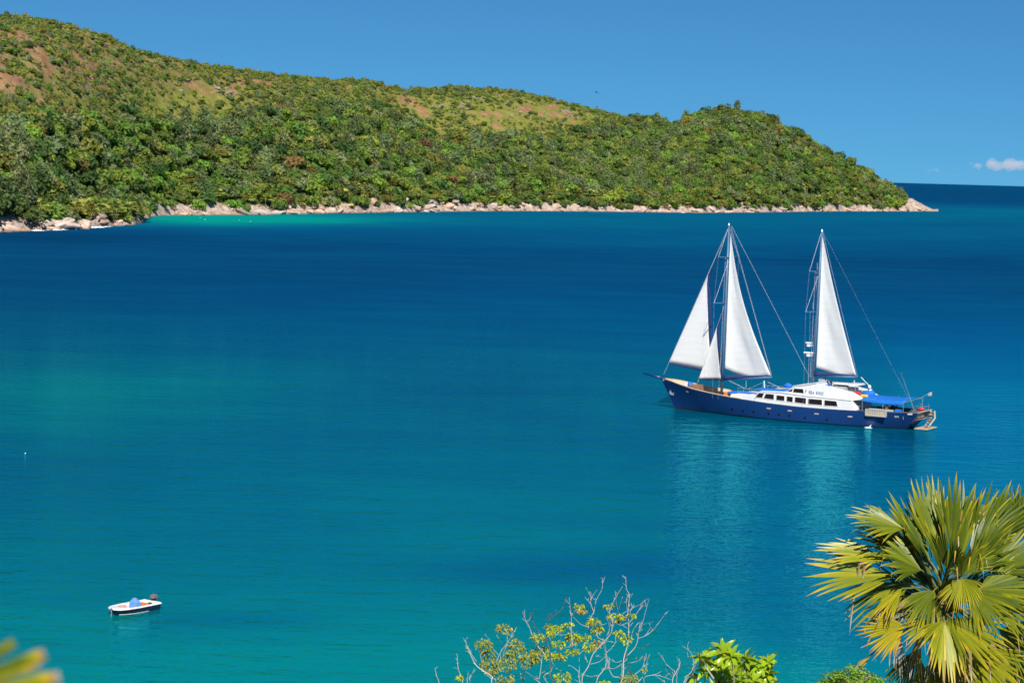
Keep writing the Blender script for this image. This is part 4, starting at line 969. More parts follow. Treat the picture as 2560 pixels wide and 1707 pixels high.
# stern stairs and bathing platform
mb = MB(); mb.box((37.0, .1, .22), (1.9, 3.9, .10)); mb.build('bathing_platform', M['ship_tan'], ship, bevel=.03)
st = MB(); a, b = Vector((37.1, 1.6, 2.45)), Vector((37.0, -.4, .4))
for dx in (-.0, .55):
    st.tube([a + Vector((dx, 0, 0)), Vector((37.3 + dx, 1.3, 1.5)), b + Vector((dx, 0, 0))], .10, 6)
sts = st.build('stern_stair', M['ship_tan'], ship, smooth=True)
for k in range(6):
    p_ = a.lerp(b, (k + .5) / 6); mb = MB(); mb.box((p_.x + .3, p_.y, p_.z), (.6, .3, .05)); mb.build('step', M['teak'], sts)
# rails
def railing(pts, h, n_, parent):
    for k in range(n_ + 1):
        t = k / n_; i = min(int(t * (len(pts) - 1)), len(pts) - 2); f = t * (len(pts) - 1) - i; p_ = Vector(pts[i]).lerp(Vector(pts[i + 1]), f); mb = MB(); mb.tube([p_, p_ + Vector((0, 0, h))], .022, 5); mb.build('stanchion', M['steel'], parent)
    for q in (.5, 1.0): line([Vector(p_) + Vector((0, 0, h * q)) for p_ in pts], .014, 'guard_wire', parent)
railing([S(700, 1222, -3.0), S(820, 1232, -3.0)], .8, 3, trunk_h); railing([S(870, 1204, 3.0), S(1010, 1211, 3.0)], .8, 4, dh); railing([(28.6, 3.55, 2.25), (32, 3.4, 2.3), (36.4, 2.85, 2.42)], .75, 8, ship)
line([S(884, 1196, 0), S(881, 1132, 0)], .09, 'boom_crutch', mat='ship_white'); line([S(884, 1140), S(760, 1192, 1)], .02); line([S(905, 1140), S(1000, 1185, 0)], .03); line([S(640, 1132), S(750, 1185, 1)], .03); line([S(757, 1180), S(757, 1130)], .03)
line([S(1548, 1108), S(1605, 1168)], .05, 'davit', mat='ship_white')

# ---- loose things aboard (things of their own, standing on the ship)
def aboard(mb, name, mat, label, cat, bevel=.04, smooth=False):
    return tag(on_ship(mb.build(name, M[mat], None, smooth, bevel)), label, cat)
def P_(cx, cy, off=0.0): return Vector(S(cx, cy, off))
a, b = P_(325, 1166, -.2), P_(388, 1158, -.2)
mb = MB(); mb.tube([a, a.lerp(b, .2), a.lerp(b, .8), b], [.2, .42, .42, .22], 10); o = aboard(mb, 'rolled_dinghy', 'ship_white', 'white rolled inflatable lying on the foredeck of the schooner', 'inflatable', 0, True)
mb = MB(); mb.tube([a.lerp(b, .62), a.lerp(b, .8), b + Vector((.05, 0, 0))], [.45, .47, .28], 10); mb.build('cover', M['canvas_blue'], o, True)
c = P_(412, 1180, -.3); mb = MB(); mb.box(c, (1.9, 1.5, .9), 0, .85); o = aboard(mb, 'anchor_winch', 'brown', 'rusty brown anchor winch on the foredeck behind the bow', 'winch')
for sg in (-1, 1): mb = MB(); mb.tube([c + Vector((0, sg * .8, .1)), c + Vector((0, sg * 1.15, .1))], .3, 10); mb.build('drum', M['brown'], o)
c = P_(618, 1222, -1.2); mb = MB(); mb.add([c + Vector(v) for v in ((-.35, -.3, -.4), (.55, -.3, -.5), (.5, .3, -.5), (-.35, .3, -.4), (-.1, 0, .5))], [(3, 2, 1, 0), (0, 1, 4), (1, 2, 4), (2, 3, 4), (3, 0, 4)]); aboard(mb, 'folded_awning', 'orange', 'orange folded cloth propped beside the foremast foot', 'cloth')
for cx, cy, off, L, lb in ((725, 1219, -1.5, 1.7, 'flat blue cover on the cabin trunk behind the foremast'), (940, 1200, -1.2, 2.2, 'flat blue mattress on the roof ahead of the wheelhouse')):
    c = P_(cx, cy, off); mb = MB(); mb.box(c + Vector((0, 0, .1)), (L * 2, 2.2, .22)); aboard(mb, 'sun_mattress', 'canvas_blue', lb, 'mattress', .08)
c = P_(1045, 1168, 1.4); mb = MB(); mb.tube([c + Vector((-.6, 0, .0)), c + Vector((0, 0, .1)), c + Vector((.6, 0, 0))], [.2, .38, .2], 10); aboard(mb, 'life_raft', 'canvas_blue', 'rounded blue bundle on the far side ahead of the wheelhouse', 'bundle', 0, True)
for i, (cx, cy, off, d, mt, lb, cat) in enumerate([
        (1262, 1172, .5, (1.3, 2.4, 1.0), 'grey_furn', 'grey helm seat on the flying bridge aft of the main mast', 'seat'), (1332, 1178, .3, (1.5, 2.6, .8), 'canvas_blue', 'blue covered locker on the flying bridge', 'locker'),
        (1392, 1190, -1.0, (2.4, 1.5, .9), 'grey_furn', 'light grey slatted bench on the flying bridge', 'bench'), (1455, 1195, .4, (2.6, 1.6, 1.0), 'grey_furn', 'grey bar counter under the white hard top', 'counter')]):
    c = P_(cx, cy, off); mb = MB(); mb.box(c - Vector((0, 0, .1)), d); o = aboard(mb, ('helm_seat', 'deck_locker', 'deck_bench', 'bar_counter')[i], mt, lb, cat)
    if i in (0, 2):
        for k in range(5): mb = MB(); mb.box(c + Vector((-d[0] / 2 + (k + .5) * d[0] / 5, d[1] / 2 - .05, d[2] / 2 + .15)), (d[0] / 5 - .05, .08, .6)); mb.build('slat', M['grey_furn'], o)
c = P_(1468, 1156, .4); mb = MB(); mb.prism([(c.x - 1.9, c.z), (c.x - 1.5, c.z + .14), (c.x + 1.5, c.z + .16), (c.x + 1.8, c.z + .05), (c.x + 1.8, c.z - .02)], -1.2, 1.8); o = aboard(mb, 'hard_top', 'ship_white', 'small white hard top on posts over the bridge bar', 'canopy')
for dx, dy in ((-1.4, -1), (1.4, -1), (-1.4, 1.6), (1.4, 1.6)): mb = MB(); mb.tube([(c.x + dx, dy, c.z), (c.x + dx, dy, c.z - 1.7)], .04, 6); mb.build('post', M['steel'], o)
mb = MB(); a, b = P_(1500, 1148, .4), P_(1503, 1125, .4); mb.tube([a, b], .05, 5); mb.build('light_post', M['ship_white'], o)
c = P_(1522, 1222, -1.5); mb = MB(); mb.box(c, (.8, .7, .6)); aboard(mb, 'cool_box', 'red', 'red box at the aft end of the flying bridge', 'box', .06)
a, b = P_(1548, 1225, .2), P_(1645, 1222, .2)
mb = MB(); mb.tube([a, a.lerp(b, .15), a.lerp(b, .5), a.lerp(b, .85), b], [.1, .5, .62, .5, .12], 10); o = aboard(mb, 'blue_kayak', 'canvas_blue', 'blue kayak lying above the awning at the stern', 'kayak', 0, True)
mb = MB(); c_ = a.lerp(b, .5) + Vector((0, 0, .5)); mb.tube([c_ + Vector((-.5, 0, 0)), c_ + Vector((.5, 0, 0))], .2, 8); mb.build('seat', M['ship_white'], o)
c = P_(1570, 1236, -1.6); mb = MB(); mb.box(c, (1.0, .6, .35)); aboard(mb, 'float_cushion', 'yellow', 'orange-yellow cushion beside the blue kayak', 'cushion', .1)
c = P_(1606, 1176, 0); mb = MB(); mb.lathe(c, [(.1, -.3), (.22, -.1), (.22, .15), (.08, .3)], 10); mb.tube([c + Vector((0, 0, -.3)), P_(1600, 1230, 0)], .05, 6); aboard(mb, 'searchlight', 'ship_white', 'white lamp on a post above the blue kayak', 'lamp', 0, True)
c = P_(1806, 1341, -2.6); mb = MB(); mb.box(c, (.9, .6, .45)); aboard(mb, 'storage_box', 'canvas_blue', 'small blue box on the after deck rail', 'box', .05)
a, b = P_(1600, 1330, -2.9), P_(1760, 1338, -2.9); mb = MB(); mb.box(a.lerp(b, .5) + Vector((0, .3, -.15)), (3.4, .7, .5)); aboard(mb, 'deck_settee', 'grey_furn', 'long grey settee along the near side of the after deck', 'settee', .08)
c = P_(1655, 1312, .5); mb = MB(); mb.box(c + Vector((0, 0, -.1)), (1.6, 1.2, .08)); mb.box(c + Vector((0, 0, -.5)), (.2, .2, .8)); aboard(mb, 'deck_table', 'teak', 'wooden table under the blue awning', 'table', .02)
a, b = P_(1932, 1332, .6), P_(1985, 1330, .6); mb = MB(); mb.tube([a, a.lerp(b, .5) + Vector((0, 0, .12)), b], [.12, .26, .12], 8); aboard(mb, 'life_buoy_roll', 'red', 'reddish roll on the stern rail', 'roll', 0, True)
# gangway hung along the side
p0 = hull_spot(1582, 1350); p1 = hull_spot(1728, 1352); y_ = min(p0[1], p1[1]) - .18; zt = S(1582, 1326, y_)[2]; zb2 = S(1582, 1370, y_)[2]
mb = MB()
for z in (zt, zb2): mb.box(((p0[0] + p1[0]) / 2, y_, z), (p1[0] - p0[0], .10, .10))
for x in (p0[0], p1[0]): mb.box((x, y_, (zt + zb2) / 2), (.12, .104, zt - zb2))
gw = aboard(mb, 'boarding_gangway', 'grey_furn', 'folded boarding gangway hung along the side under the awning', 'gangway', .01)
mb = MB(); mb.box(((p0[0] + p1[0]) / 2, y_ + .06, (zt + zb2) / 2), (p1[0] - p0[0], .02, zt - zb2 - .1)); mb.build('backing', M['deck_grey'], gw)
for k in range(9): mb = MB(); mb.box((p0[0] + (k + .5) * (p1[0] - p0[0]) / 9, y_ - .01, (zt + zb2) / 2), (.14, .06, zt - zb2 - .12)); mb.build('rung', M['ship_tan'], gw)
# cooling water running from the side
x, y, z = hull_spot(1617, 1440); mb = MB(); mb.tube([(x, y - .03, z + .1), (x - .02, y - .35, z - .1), (x - .08, y - .55, .0)], [.05, .08, .16], 7); mb.lathe((x - .2, y - .65, 0), [(.6, .01), (.4, .08), (.1, .14), (.02, .15)], 12); tag(on_ship(mb.build('water_jet', M['foam'], smooth=True)), 'white jet of cooling water splashing beside the dark hull', 'water jet')

# ---- people aboard
M['skin'] = plain('skin', (.36, .20, .13), .6, .1); M['hair'] = plain('dark_hair', (.02, .016, .014), .7, .2); M['dark_cloth'] = plain('dark_cloth', (.03, .035, .05), .8, .2); M['pale_cloth'] = plain('pale_cloth', (.5, .5, .5), .8, .1)
def skin_mesh(name, nodes, edges, mat, parent, root=0):
    me = bpy.data.meshes.new(name); bm = bmesh.new(); ly = bm.verts.layers.skin.verify(); vs_ = []
    for (p, r_) in nodes: v = bm.verts.new(p); v[ly].radius = (r_, r_); vs_.append(v)
    vs_[root][ly].use_root = True
    for a, b in edges: bm.edges.new((vs_[a], vs_[b]))
    bm.to_mesh(me); bm.free(); me.materials.append(mat); o = bpy.data.objects.new(name, me); COL.objects.link(o); o.parent = parent
    o.modifiers.new('skin', 'SKIN').use_smooth_shade = True; sb = o.modifiers.new('sub', 'SUBSURF'); sb.levels = 1; sb.render_levels = 1; return o
def person(pos, rz, top, legs, sit, label):
    e = on_ship(empty('person')); e.location = Vector(SHIP0) + Matrix.Rotation(SYAW, 3, 'Z') @ Vector(pos); e.rotation_euler = (0, 0, SYAW + rz); tag(e, label, 'person')
    h = .45 if sit else .92; k = (.42, -.02) if sit else (.02, -.45)
    n_ = [((0, 0, h), .13), ((0, 0, h + .25), .12), ((0, 0, h + .46), .15), ((0, 0, h + .58), .055), ((.02, 0, h + .68), .085), ((.03, 0, h + .80), .07)]; ed = [(0, 1), (1, 2), (2, 3), (3, 4), (4, 5)]
    for sg in (-1, 1):
        i = len(n_); n_ += [((0, sg * .19, h + .48), .06), ((.03, sg * .26, h + .22), .045), ((.2, sg * .22, h + .05), .035), ((.27, sg * .2, h + .03), .04)]; ed += [(2, i), (i, i + 1), (i + 1, i + 2), (i + 2, i + 3)]
        i = len(n_); n_ += [((.0, sg * .1, h - .05), .095), ((k[0], sg * .11, h + k[1]), .065), ((k[0] + (.03 if sit else -.02), sg * .11, .06), .045), ((k[0] + .16, sg * .11, .03), .035)]; ed += [(0, i), (i, i + 1), (i + 1, i + 2), (i + 2, i + 3)]
    skin_mesh('body', n_, ed, M['skin'], e)
    g = [(p, r_ * 1.14 + .012) for p, r_ in n_]
    skin_mesh('shirt', [g[0], g[1], g[2], g[6], (tuple(Vector(n_[6][0]).lerp(Vector(n_[7][0]), .7)), .062), g[14], (tuple(Vector(n_[14][0]).lerp(Vector(n_[15][0]), .7)), .062)], [(0, 1), (1, 2), (2, 3), (3, 4), (2, 5), (5, 6)], top, e)
    skin_mesh('trousers', [g[0], g[10], g[11], (tuple(Vector(n_[11][0]).lerp(Vector(n_[12][0]), .8)), .066), g[18], g[19], (tuple(Vector(n_[19][0]).lerp(Vector(n_[20][0]), .8)), .066)], [(0, 1), (1, 2), (2, 3), (0, 4), (4, 5), (5, 6)], legs, e)
    mb = MB(); mb.lathe((.0, 0, h + .72), [(.09, -.02), (.105, .06), (.08, .13), (.02, .165)], 10); mb.build('hair', M['hair'], e, True)
zd = lambda x: zsheer(x) - .95
x, y, z = S(1725, 1320, -2.4); person((x, -2.4, zd(x) + .35), -1.2, M['yellow'], M['dark_cloth'], False, 'person in a yellow top standing under the blue awning')
x, y, z = S(1765, 1310, 0); person((x, 0, zd(x) + .1), -1.4, M['dark_cloth'], M['dark_cloth'], False, 'person in dark clothes standing under the awning nearer the yellow top')
x, y, z = S(1790, 1312, .3); person((x, .3, zd(x) + .45), 2.0, M['dark_cloth'], M['dark_cloth'], True, 'person in dark clothes sitting under the awning nearer the stern')
x, y, z = S(1300, 1168, .8); person((x, .8, z - .62), .3, M['dark_cloth'], M['brown'], False, 'person in dark clothes standing on the flying bridge below the main boom')
x, y, z = S(1362, 1180, 1.3); person((x, 1.3, z - .55), 1.0, M['pale_cloth'], M['canvas_blue'], True, 'person in a pale shirt sitting on the flying bridge')
#@@SHIP_END
#@@FORE_BEGIN
# ------------------------------------------------------------------ moored dinghy
DZ = .50; B0 = at_z(279.0, 1522.0, DZ); B1 = at_z(381, 1504.0, DZ - .08); _d = B1 - B0; DYAW = math.atan2(_d[1], _d[0]); DL = math.hypot(_d[0], _d[1])
dg = empty('motor_dinghy', (B0[0], B0[1], 0), DYAW); tag(dg, 'small white motor dinghy with navy hull moored alone in the bay', 'boat')
GB = [(0, .10), (.03, .42), (.09, .66), (.2, .84), (.45, .95), (1, .88)]; GW = [(0, .02), (.05, .12), (.15, .38), (.35, .68), (.6, .78), (1, .74)]
def dpt(u, w):
    g = float(np.interp(u, *_tab(GB))); b = float(np.interp(u, *_tab(GW))); z = -.12 + (DZ - .04 * u + .12) * w; x = u * DL + (1 - w) * .55 * (1 - u) ** 2
    return x, b + (g - b) * w ** .8, z
M['dinghy_white'] = plain('dinghy_gelcoat', (.84, .83, .82), .4, .04); M['dinghy_navy'] = plain('dinghy_navy', (.008, .022, .065), .4, .1)
M['cover_blue'] = plain('cover_blue', (.13, .30, .62), .8, .12, 4.0); M['rope_pink'] = plain('rope', (.55, .32, .30), .9, .2, 12.0); M['cowl'] = plain('cowl', (.16, .15, .18), .35, .1)
us = np.concatenate([np.linspace(0, .2, 12), np.linspace(.24, 1, 16)])
mb = MB()
for sg in (-1, 1):
    rows = [[(x, sg * b, z) for x, b, z in (dpt(u, w) for u in us)] for w in np.linspace(0, 1, 7)]; mb.grid(rows if sg < 0 else rows[::-1])
rows = [[(x, q * b, z) for q in (-1, 0, 1)] for x, b, z in (dpt(1, w) for w in np.linspace(0, 1, 7))]; mb.grid(rows); dh_ = mb.build('hull', M['dinghy_navy'], dg, smooth=True)
mb = MB(); mb.tube([(x, -b - .012, z) for x, b, z in (dpt(u, .27) for u in us[2:22])], .018, 5); mb.build('waterline_stripe', M['dinghy_white'], dh_)
mb = MB(); prof = [(1.03, -.05), (1.045, .02), (.98, .05), (.84, .045), (.80, -.02)]
for sg in (-1, 1):
    rows = [[(x, sg * max(b * k + (.02 if k > 1 else 0), .01), z + dz) for x, b, z in (dpt(u, 1) for u in us)] for k, dz in prof]; mb.grid(rows)
gn = mb.build('gunwale', M['dinghy_white'], dg, smooth=True)
mb = MB(); f_ = [dpt(u, 1) for u in us if u < .34]; mb.grid([[(x, -b * .86, z + .03) for x, b, z in f_], [(x, 0, z + .06) for x, b, z in f_], [(x, b * .86, z + .03) for x, b, z in f_]]); x_ = f_[-1][0]; mb.add([(x_, -.7, DZ), (x_, .7, DZ), (x_, .7, .12), (x_, -.7, .12)], [(0, 1, 2, 3)]); mb.build('foredeck', M['dinghy_white'], dg, smooth=False)
mb = MB(); g_ = [dpt(u, 1) for u in us if u > .3]
for sg in (-1, 1): mb.grid([[(x, sg * b * .81, z) for x, b, z in g_], [(x, sg * b * .74, .12) for x, b, z in g_]])
mb.grid([[(x, -b * .75, .12) for x, b, z in g_], [(x, b * .75, .12) for x, b, z in g_]]); mb.build('cockpit_liner', M['dinghy_white'], dg)
mb = MB(); mb.box((DL * .985, 0, DZ - .16), (.10, 1.62, .40)); mb.build('transom', M['dinghy_white'], dg, bevel=.02)
for nm, xx, dm in (('thwart', .78, (.42, 1.5, .28)), ('side_locker', .50, (.9, .3, .26))):
    mb = MB(); mb.box((DL * xx, 0 if nm == 'thwart' else .6, .26), dm); mb.build(nm, M['dinghy_white'], dg, bevel=.03)
mb = MB(); cx = DL * .58; mb.add([(cx - .38, -.40, .12), (cx + .36, -.40, .12), (cx + .36, .34, .12), (cx - .38, .34, .12), (cx - .34, -.36, .72), (cx + .22, -.36, .70), (cx + .22, .30, .70), (cx - .34, .30, .72), (cx - .16, -.08, 1.02), (cx + .02, -.06, 1.00), (cx + .02, .10, 1.00), (cx - .16, .10, 1.02)],
       [(0, 1, 5, 4), (1, 2, 6, 5), (2, 3, 7, 6), (3, 0, 4, 7), (4, 5, 9, 8), (5, 6, 10, 9), (6, 7, 11, 10), (7, 4, 8, 11), (8, 9, 10, 11)]); mb.build('console_cover', M['cover_blue'], dg, bevel=.05)
mb = MB(); mb.box((cx + .62, -.1, .34), (.34, .5, .42)); mb.build('helm_seat', M['dinghy_white'], dg, bevel=.05)
# outboard motor
om = MB(); om.prism([(DL - .10, .68), (DL - .06, .95), (DL + .18, 1.02), (DL + .38, .95), (DL + .40, .74), (DL + .16, .65)], -.19, .19); ob = om.build('outboard_cowl', M['cowl'], dg, bevel=.06)
om = MB(); om.box((DL + .15, 0, .76), (.46, .40, .05)); om.build('stripe', M['red'], ob)
om = MB(); om.box((DL + .16, 0, .38), (.22, .16, .62)); om.box((DL + .02, 0, .44), (.2, .3, .3)); om.box((DL + .2, 0, -.1), (.4, .05, .12)); om.build('outboard_leg', M['black'], dg, bevel=.03)
def in_dinghy(mb, name, mat, label, cat, smooth=False, bevel=0):
    o = mb.build(name, M[mat], None, smooth, bevel); o.location = (B0[0], B0[1], 0); o.rotation_euler = (0, 0, DYAW); return tag(o, label, cat)
mb = MB(); cxx, zz = DL * .235, DZ + .075
mb.tube([(cxx + (.10 + .012 * k) * math.cos(k * .55), (.10 + .012 * k) * math.sin(k * .55) - .05, zz + .02 * (k % 5) / 4) for k in range(26)], .03, 5); in_dinghy(mb, 'rope_coil', 'rope_pink', 'pinkish coil of rope on the bow of the dinghy', 'rope', True)
mb = MB(); mb.box((DL * .725, -.22, .46), (.62, .42, .16)); mb.box((DL * .725 - .1, -.22, .56), (.3, .3, .10)); in_dinghy(mb, 'life_jacket', 'orange', 'orange life jackets lying behind the blue console cover', 'life jacket', False, .05)
mb = MB(); mb.box((DL * .9, -.1, .3), (.36, .26, .3)); in_dinghy(mb, 'fuel_tank', 'black', 'dark fuel tank at the stern of the dinghy', 'fuel tank', False, .05)
mb = MB(); mb.tube([(-.02, 0, DZ), (-.05, -.03, .3), (-.09, -.06, .0), (-.14, -.1, -.3)], .015, 5); in_dinghy(mb, 'mooring_line', 'rig', 'thin mooring line from the bow of the dinghy into the water', 'rope')

# ------------------------------------------------------------------ the near slope (falls away below the picture)
def ground_z(x, y):
    z = np.interp(y, [-40, 0, 60, 82, 92, 120], [36, 31.3, 13.3, 3.0, -1.0, -6]); return z + (fbm(np.asarray(x) / 6 + 50, np.asarray(y) / 6 + 50, 7) - .5) * .8 - .2 - .15 * np.clip(np.abs(x) - 20, 0, 80) * (np.asarray(y) > 5) * .3
gx, gy = np.meshgrid(np.linspace(-90, 90, 91), np.linspace(-35, 118, 90)); gz = ground_z(gx, gy)
mb = MB(); mb.grid([[(gx[i, j], gy[i, j], gz[i, j]) for j in range(91)] for i in range(90)])
m_, nt, p = new_mat('near_ground'); tc = N(nt, 'ShaderNodeTexCoord'); nz = N(nt, 'ShaderNodeTexNoise', Scale=.8, Detail=8.0); nt.links.new(tc.outputs['Object'], nz.inputs['Vector'])
rp = ramp(nt, [(.3, (.10, .075, .04)), (.5, (.10, .12, .03)), (.7, (.20, .16, .09))]); nt.links.new(nz.outputs[0], rp.inputs[0]); nt.links.new(rp.outputs[0], p.inputs['Base Color']); p.inputs['Roughness'].default_value = .95
tag(mb.build('near_slope_ground', m_, smooth=True), kind='structure')

# ------------------------------------------------------------------ fan palm
def palm_leaf_material():
    m, nt, p = new_mat('palm_blade'); a = N(nt, 'ShaderNodeAttribute', attribute_name='tone'); tc = N(nt, 'ShaderNodeTexCoord')
    nz = N(nt, 'ShaderNodeTexNoise', Scale=7.0, Detail=5.0, Roughness=.7); nt.links.new(tc.outputs['Object'], nz.inputs['Vector'])
    f = math_(nt, 'ADD', a.outputs['Fac'], math_(nt, 'MULTIPLY_ADD', nz.outputs[0], .16, -.08))
    rp = ramp(nt, [(0.0, (.045, .080, .012)), (.25, (.125, .175, .014)), (.45, (.32, .33, .014)), (.62, (.62, .45, .020)), (.75, (.50, .32, .07)), (.88, (.42, .31, .22)), (1.0, (.66, .60, .54))]); nt.links.new(f, rp.inputs[0])
    nt.links.new(rp.outputs[0], p.inputs['Base Color']); p.inputs['Roughness'].default_value = .42; p.inputs['Specular IOR Level'].default_value = .4
    tr = N(nt, 'ShaderNodeBsdfTranslucent'); nt.links.new(rp.outputs[0], tr.inputs[0]); mx = N(nt, 'ShaderNodeMixShader'); mx.inputs[0].default_value = .20
    nt.links.new(p.outputs[0], mx.inputs[1]); nt.links.new(tr.outputs[0], mx.inputs[2]); nt.links.new(mx.outputs[0], nt.nodes['Material Output'].inputs['Surface']); return m
M['palm_blade'] = palm_leaf_material(); M['petiole'] = plain('petiole', (.16, .17, .04), .5, .25, 3.0); M['palm_trunk'] = plain('palm_trunk', (.22, .17, .13), .9, .35, 4.0, bump=.5)
def fan_leaf(hub, m, n_, Rr, span, nseg, age, seed, droop=.25, split=.5, frac=.12, folded=.0):
    """a pleated fan blade cut into strips towards its edge"""
    rs_ = random.Random(seed); m = Vector(m).normalized(); n_ = Vector(n_); n_ = (n_ - m * n_.dot(m)).normalized(); s_ = n_.cross(m); V_, F_, T_ = [], [], []
    dth = R(span) / nseg; Z = Vector((0, 0, -1)); radii = [.03, .2, .38, split, split + (1 - split) * .3, split + (1 - split) * .6, split + (1 - split) * .84, 1.0]
    for j in range(nseg):
        th = (j + .5) * dth - R(span) / 2; th += rs_.gauss(0, dth * .08); q = abs(th) / (R(span) / 2); L = Rr * (1 - .22 * q * q) * rs_.uniform(.88, 1.06)
        e = m * math.cos(th) + s_ * math.sin(th); w = n_.cross(e).normalized(); cup = n_ * (.16 * Rr * (math.sin(th) ** 2) - folded * abs(math.sin(th)) * Rr)
        brk = rs_.random() < frac; dry_ = rs_.random() < .5; dr = droop * rs_.uniform(.3, 1.5); ao = rs_.gauss(0, .05); tw = rs_.gauss(0, .10); tip = rs_.uniform(.15, .65) if rs_.random() < .8 else 0.0; bend = rs_.uniform(.52, .8)
        base = len(V_)
        for r_ in radii:
            o = max(0, r_ - .4); p_ = Vector(hub) + e * L * r_ + cup * r_ ** 2 + w * tw * L * max(0, r_ - split) ** 1.5
            p_ += Z * L * dr * o * o * 1.6
            if brk and r_ > bend: k = r_ - bend; p_ += (Z * .9 - e * .8) * L * k * 1.05
            hw = L * r_ * math.tan(dth / 2) * 1.04 if r_ <= split else L * split * math.tan(dth / 2) * 1.04 * max(.02, 1 - ((r_ - split) / (1 - split)) ** 1.9)
            fold = hw * 1.0; a_ = age + ao + (.02 + tip) * max(0, (r_ - .55) / .45) ** 2.2 + ((.12 if dry_ else .42) if brk and r_ > bend else 0)
            V_ += [p_ - w * hw - n_ * fold * .5, p_ + n_ * fold * .5, p_ + w * hw - n_ * fold * .5]; T_ += [a_ - .02, a_ + .02, a_ - .02]
        for i in range(len(radii) - 1):
            b_ = base + i * 3; F_ += [(b_, b_ + 1, b_ + 4, b_ + 3), (b_ + 1, b_ + 2, b_ + 5, b_ + 4)]
    mb = MB(); mb.v = [tuple(v) for v in V_]; mb.f = F_; mb.t = T_; return mb
PD = 35.0
def pc(X_, Y_, dz=0.0): return Vector(at_depth(1980 + X_ / 2.867, 1160 + Y_ / 2.867, PD + dz))
vR, vU, vC = Vector(RT), Vector(UP), -Vector(FW); UPZ = Vector((0, 0, 1))
heart = pc(1075, 985, .25); palm = empty('fan_palm', (heart.x, heart.y, float(ground_z(heart.x, heart.y)) - .1)); tag(palm, 'large fan palm with yellowing leaves rising at the picture corner', 'palm tree'); PO = palm.location.copy()
def padd(mb, name, mat, parent, smooth=False):
    mb.v = [tuple(Vector(v) - PO) for v in mb.v]; return mb.build(name, mat, parent, smooth)
mb = MB(); hz = heart.z - PO.z; mb.v = []; rad = []; pts = []
for k in range(26): t = k / 25; pts.append((.12 * math.sin(t * 2.2) * (1 - t), .08 * math.sin(t * 3), t * hz)); rad.append(.19 - .05 * t + (.02 if k % 2 else 0))
mb.tube(pts, rad, 12); mb.build('trunk', M['palm_trunk'], palm, smooth=True)
